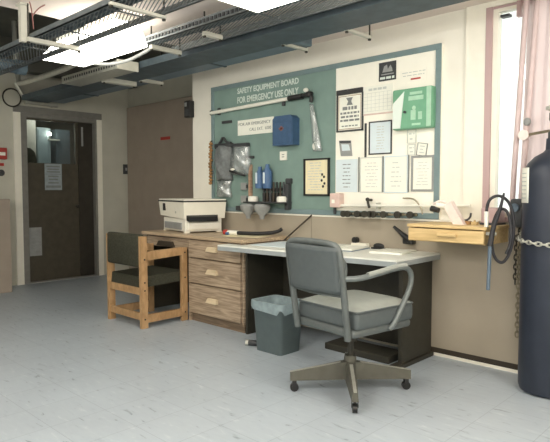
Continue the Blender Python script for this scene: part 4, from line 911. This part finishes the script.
# ------------------------------------------------------------------ swivel chair
sc = thing('office_chair', 'grey metal swivel armchair on a four arm caster base', 'chair', (-1.958, 2.70, 0))
RB = Matrix.Translation((-1.958, 2.70, 0)) @ Matrix.Rotation(math.radians(-8), 4, 'Z')
MB().cyl((0, 0, .075), (0, 0, .215), .042, .034, n=20, mtx=RB).build('hub', 'base_steel', sc, smooth=True)
MB().cyl((0, 0, .215), (0, 0, .38), .018, n=16, mtx=RB).box((-.09, -.10, .355), (.09, .10, .385), .006, RB).cyl((0, 0, .30), (0, 0, .355), .036, n=16, mtx=RB).build('column', 'steel_dark', sc, smooth=True)
MB().cyl((-.055, 0, .345), (-.16, -.02, .335), .008, n=8, mtx=RB).sphere((-.165, -.02, .335), .014, n=10, mtx=RB).build('lever', 'galv', sc, smooth=True)
for px_, py_ in ((-2.19, 2.455), (-1.735, 2.435), (-1.725, 2.945), (-2.18, 2.965)):
    dv = Vector((px_, py_, 0))-Vector((-1.958, 2.70, 0)); L = dv.length; an = math.atan2(dv.y, dv.x)
    R = Matrix.Translation((-1.958, 2.70, 0)) @ Matrix.Rotation(an, 4, 'Z')
    lg = MB().hexa([(.02, -.034, .075), (L+.025, -.019, .068), (L+.025, .019, .068), (.02, .034, .075), (.02, -.026, .180), (L+.025, -.014, .118), (L+.025, .014, .118), (.02, .026, .180)], R).build('leg', 'base_steel', sc)
    MB().hexa([(.06, -.010, .172), (L+.026, -.009, .119), (L+.026, .009, .119), (.06, .010, .172), (.06, -.010, .175), (L+.026, -.009, .122), (L+.026, .009, .122), (.06, .010, .175)], R).build('leg_cap', 'galv', lg)
    MB().cyl((L+.0, -.013, .025), (L+.0, .013, .025), .025, n=18, mtx=R).box((L-.012, -.019, .03), (L+.012, -.015, .07), 0, R).box((L-.012, .015, .03), (L+.012, .019, .07), 0, R).cyl((L, 0, .055), (L, 0, .075), .010, n=8, mtx=R).build('caster', 'black', lg, smooth=True)
# seat pan and cushion
RB = Matrix.Translation((-1.936, 2.70, 0)) @ Matrix.Rotation(math.radians(-8), 4, 'Z')
MB().box((-.235, -.25, .398), (.235, .24, .445), .02, RB, 3).build('seat_pan', 'chair_steel', sc, smooth=True)
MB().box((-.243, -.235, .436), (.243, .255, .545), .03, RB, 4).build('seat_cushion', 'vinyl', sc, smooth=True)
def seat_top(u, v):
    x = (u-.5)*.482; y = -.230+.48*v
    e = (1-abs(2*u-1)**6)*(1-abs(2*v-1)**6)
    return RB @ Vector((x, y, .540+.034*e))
MB().grid(seat_top, 20, 20).build('seat_top', 'vinyl_lit', sc, smooth=True)  # separate sheet carrying the lit tone of the cushion top
b = MB(); rp = ringpts(-.243, .243, -.233, .253, .541, .03, 4); b.tube(rp, .0055, 6, closed=True, mtx=RB); b.build('seat_piping', 'vinyl', sc, smooth=True)
# back: frame tube + panel, leaning
def bk(x, z): return (x, -.262-.075*((z-.40)/.5)-.0, z)
fr = [bk(-.205, .392), bk(-.21, .50), bk(-.212, .84), bk(-.204, .888), bk(-.172, .912), bk(.0, .918), bk(.172, .912), bk(.204, .888), bk(.212, .84), bk(.21, .50), bk(.205, .392)]
b = MB()
Pp = [Vector(p) for p in fr]
b.tube(Pp, .019, 10, mtx=RB, smooth=1); b.build('back_frame', 'chair_steel', sc, smooth=True)
def panel(u, v):
    x = (u-.5)*.40; z = .65+.25*v; p = Vector(bk(x, z)); cr = .0*u
    p.y -= .035*(1-(2*u-1)**2)-.012
    return RB @ p
MB().grid(panel, 14, 10).build('backrest', 'vinyl', sc, smooth=True, solid=.03)
MB().tube([Vector(bk(-.205, .636)), Vector(bk(0, .63))+Vector((0, -.02, 0)), Vector(bk(.205, .636))], .010, 8, mtx=RB, smooth=1).build('back_rail', 'chair_steel', sc, smooth=True)
for s in (-1, 1):
    pts = [(s*.215, -.30, .73), (s*.25, -.22, .728), (s*.265, -.10, .745), (s*.268, .08, .765), (s*.268, .15, .76), (s*.266, .195, .72), (s*.262, .19, .64), (s*.255, .12, .53), (s*.25, .06, .44), (s*.235, .04, .415)]
    ar = MB().tube(pts, .0155, 10, mtx=RB, smooth=2).build('arm', 'arm_steel', sc, smooth=True)
    MB().tube([(s*.262, -.17, .746), (s*.266, -.10, .753), (s*.268, .06, .773), (s*.268, .14, .772)], .014, 10, mtx=RB, smooth=1).build('arm_pad', 'vinyl_lit', ar, smooth=True)

# ------------------------------------------------------------------ lights
def area(name, loc, sx, sy, power, col=(1, .96, .86), rot=(0, 0, 0)):
    l = bpy.data.lights.new(name, 'AREA'); l.shape = 'RECTANGLE'; l.size = sx; l.size_y = sy; l.energy = power; l.color = col
    o = bpy.data.objects.new(name, l); COL.objects.link(o); o.location = loc; o.rotation_euler = rot
    return o
def bulb(loc, power, col=(1, .98, .93)):
    l = bpy.data.lights.new('fill_light', 'POINT'); l.energy = power; l.color = col; l.shadow_soft_size = .22
    o = bpy.data.objects.new('fill_light', l); COL.objects.link(o); o.location = loc
bulb((.5, 2.2, 2.1), 60); bulb((-2.0, .1, 2.1), 75); bulb((.7, .1, 2.1), 60); bulb((-5.4, -1.4, 1.9), 26); bulb((-.6, -1.7, 2.1), 40)  # unseen fill lights, hung low to brighten ceiling, walls and floor
cl = bpy.data.lights.new('corridor_fill', 'POINT'); cl.energy = 5; cl.color = (1, .97, .9); cl.shadow_soft_size = .08  # unseen fill, added to brighten the cabinets behind the door glass
o = bpy.data.objects.new('corridor_fill', cl); COL.objects.link(o); o.location = (-7.40, 3.42, 2.3)

wd = bpy.data.worlds.new('daylight'); S.world = wd; wd.use_nodes = True
bg = wd.node_tree.nodes['Background']; bg.inputs[0].default_value = (1, .975, .90, 1); bg.inputs[1].default_value = 1.9

# ------------------------------------------------------------------ camera
cam = bpy.data.cameras.new('camera'); co = bpy.data.objects.new('camera', cam); COL.objects.link(co)
f_ = 560.0
pitch = math.atan(31/f_); yaw = math.atan(585/f_)
fw = Vector((-math.cos(yaw)*math.cos(pitch), math.sin(yaw)*math.cos(pitch), -math.sin(pitch)))
co.location = (0, 0, 1.2); co.rotation_euler = fw.to_track_quat('-Z', 'Y').to_euler()
cam.sensor_fit = 'HORIZONTAL'; cam.sensor_width = 36; cam.lens = 36*f_/550; cam.clip_start = .02
S.camera = co
S.view_settings.view_transform = 'Standard'; S.view_settings.look = 'None'; S.view_settings.gamma = 1; S.view_settings.exposure = .15
S.view_settings.use_curve_mapping = False
S.cycles.use_denoising = True
S.cycles.max_bounces = 8
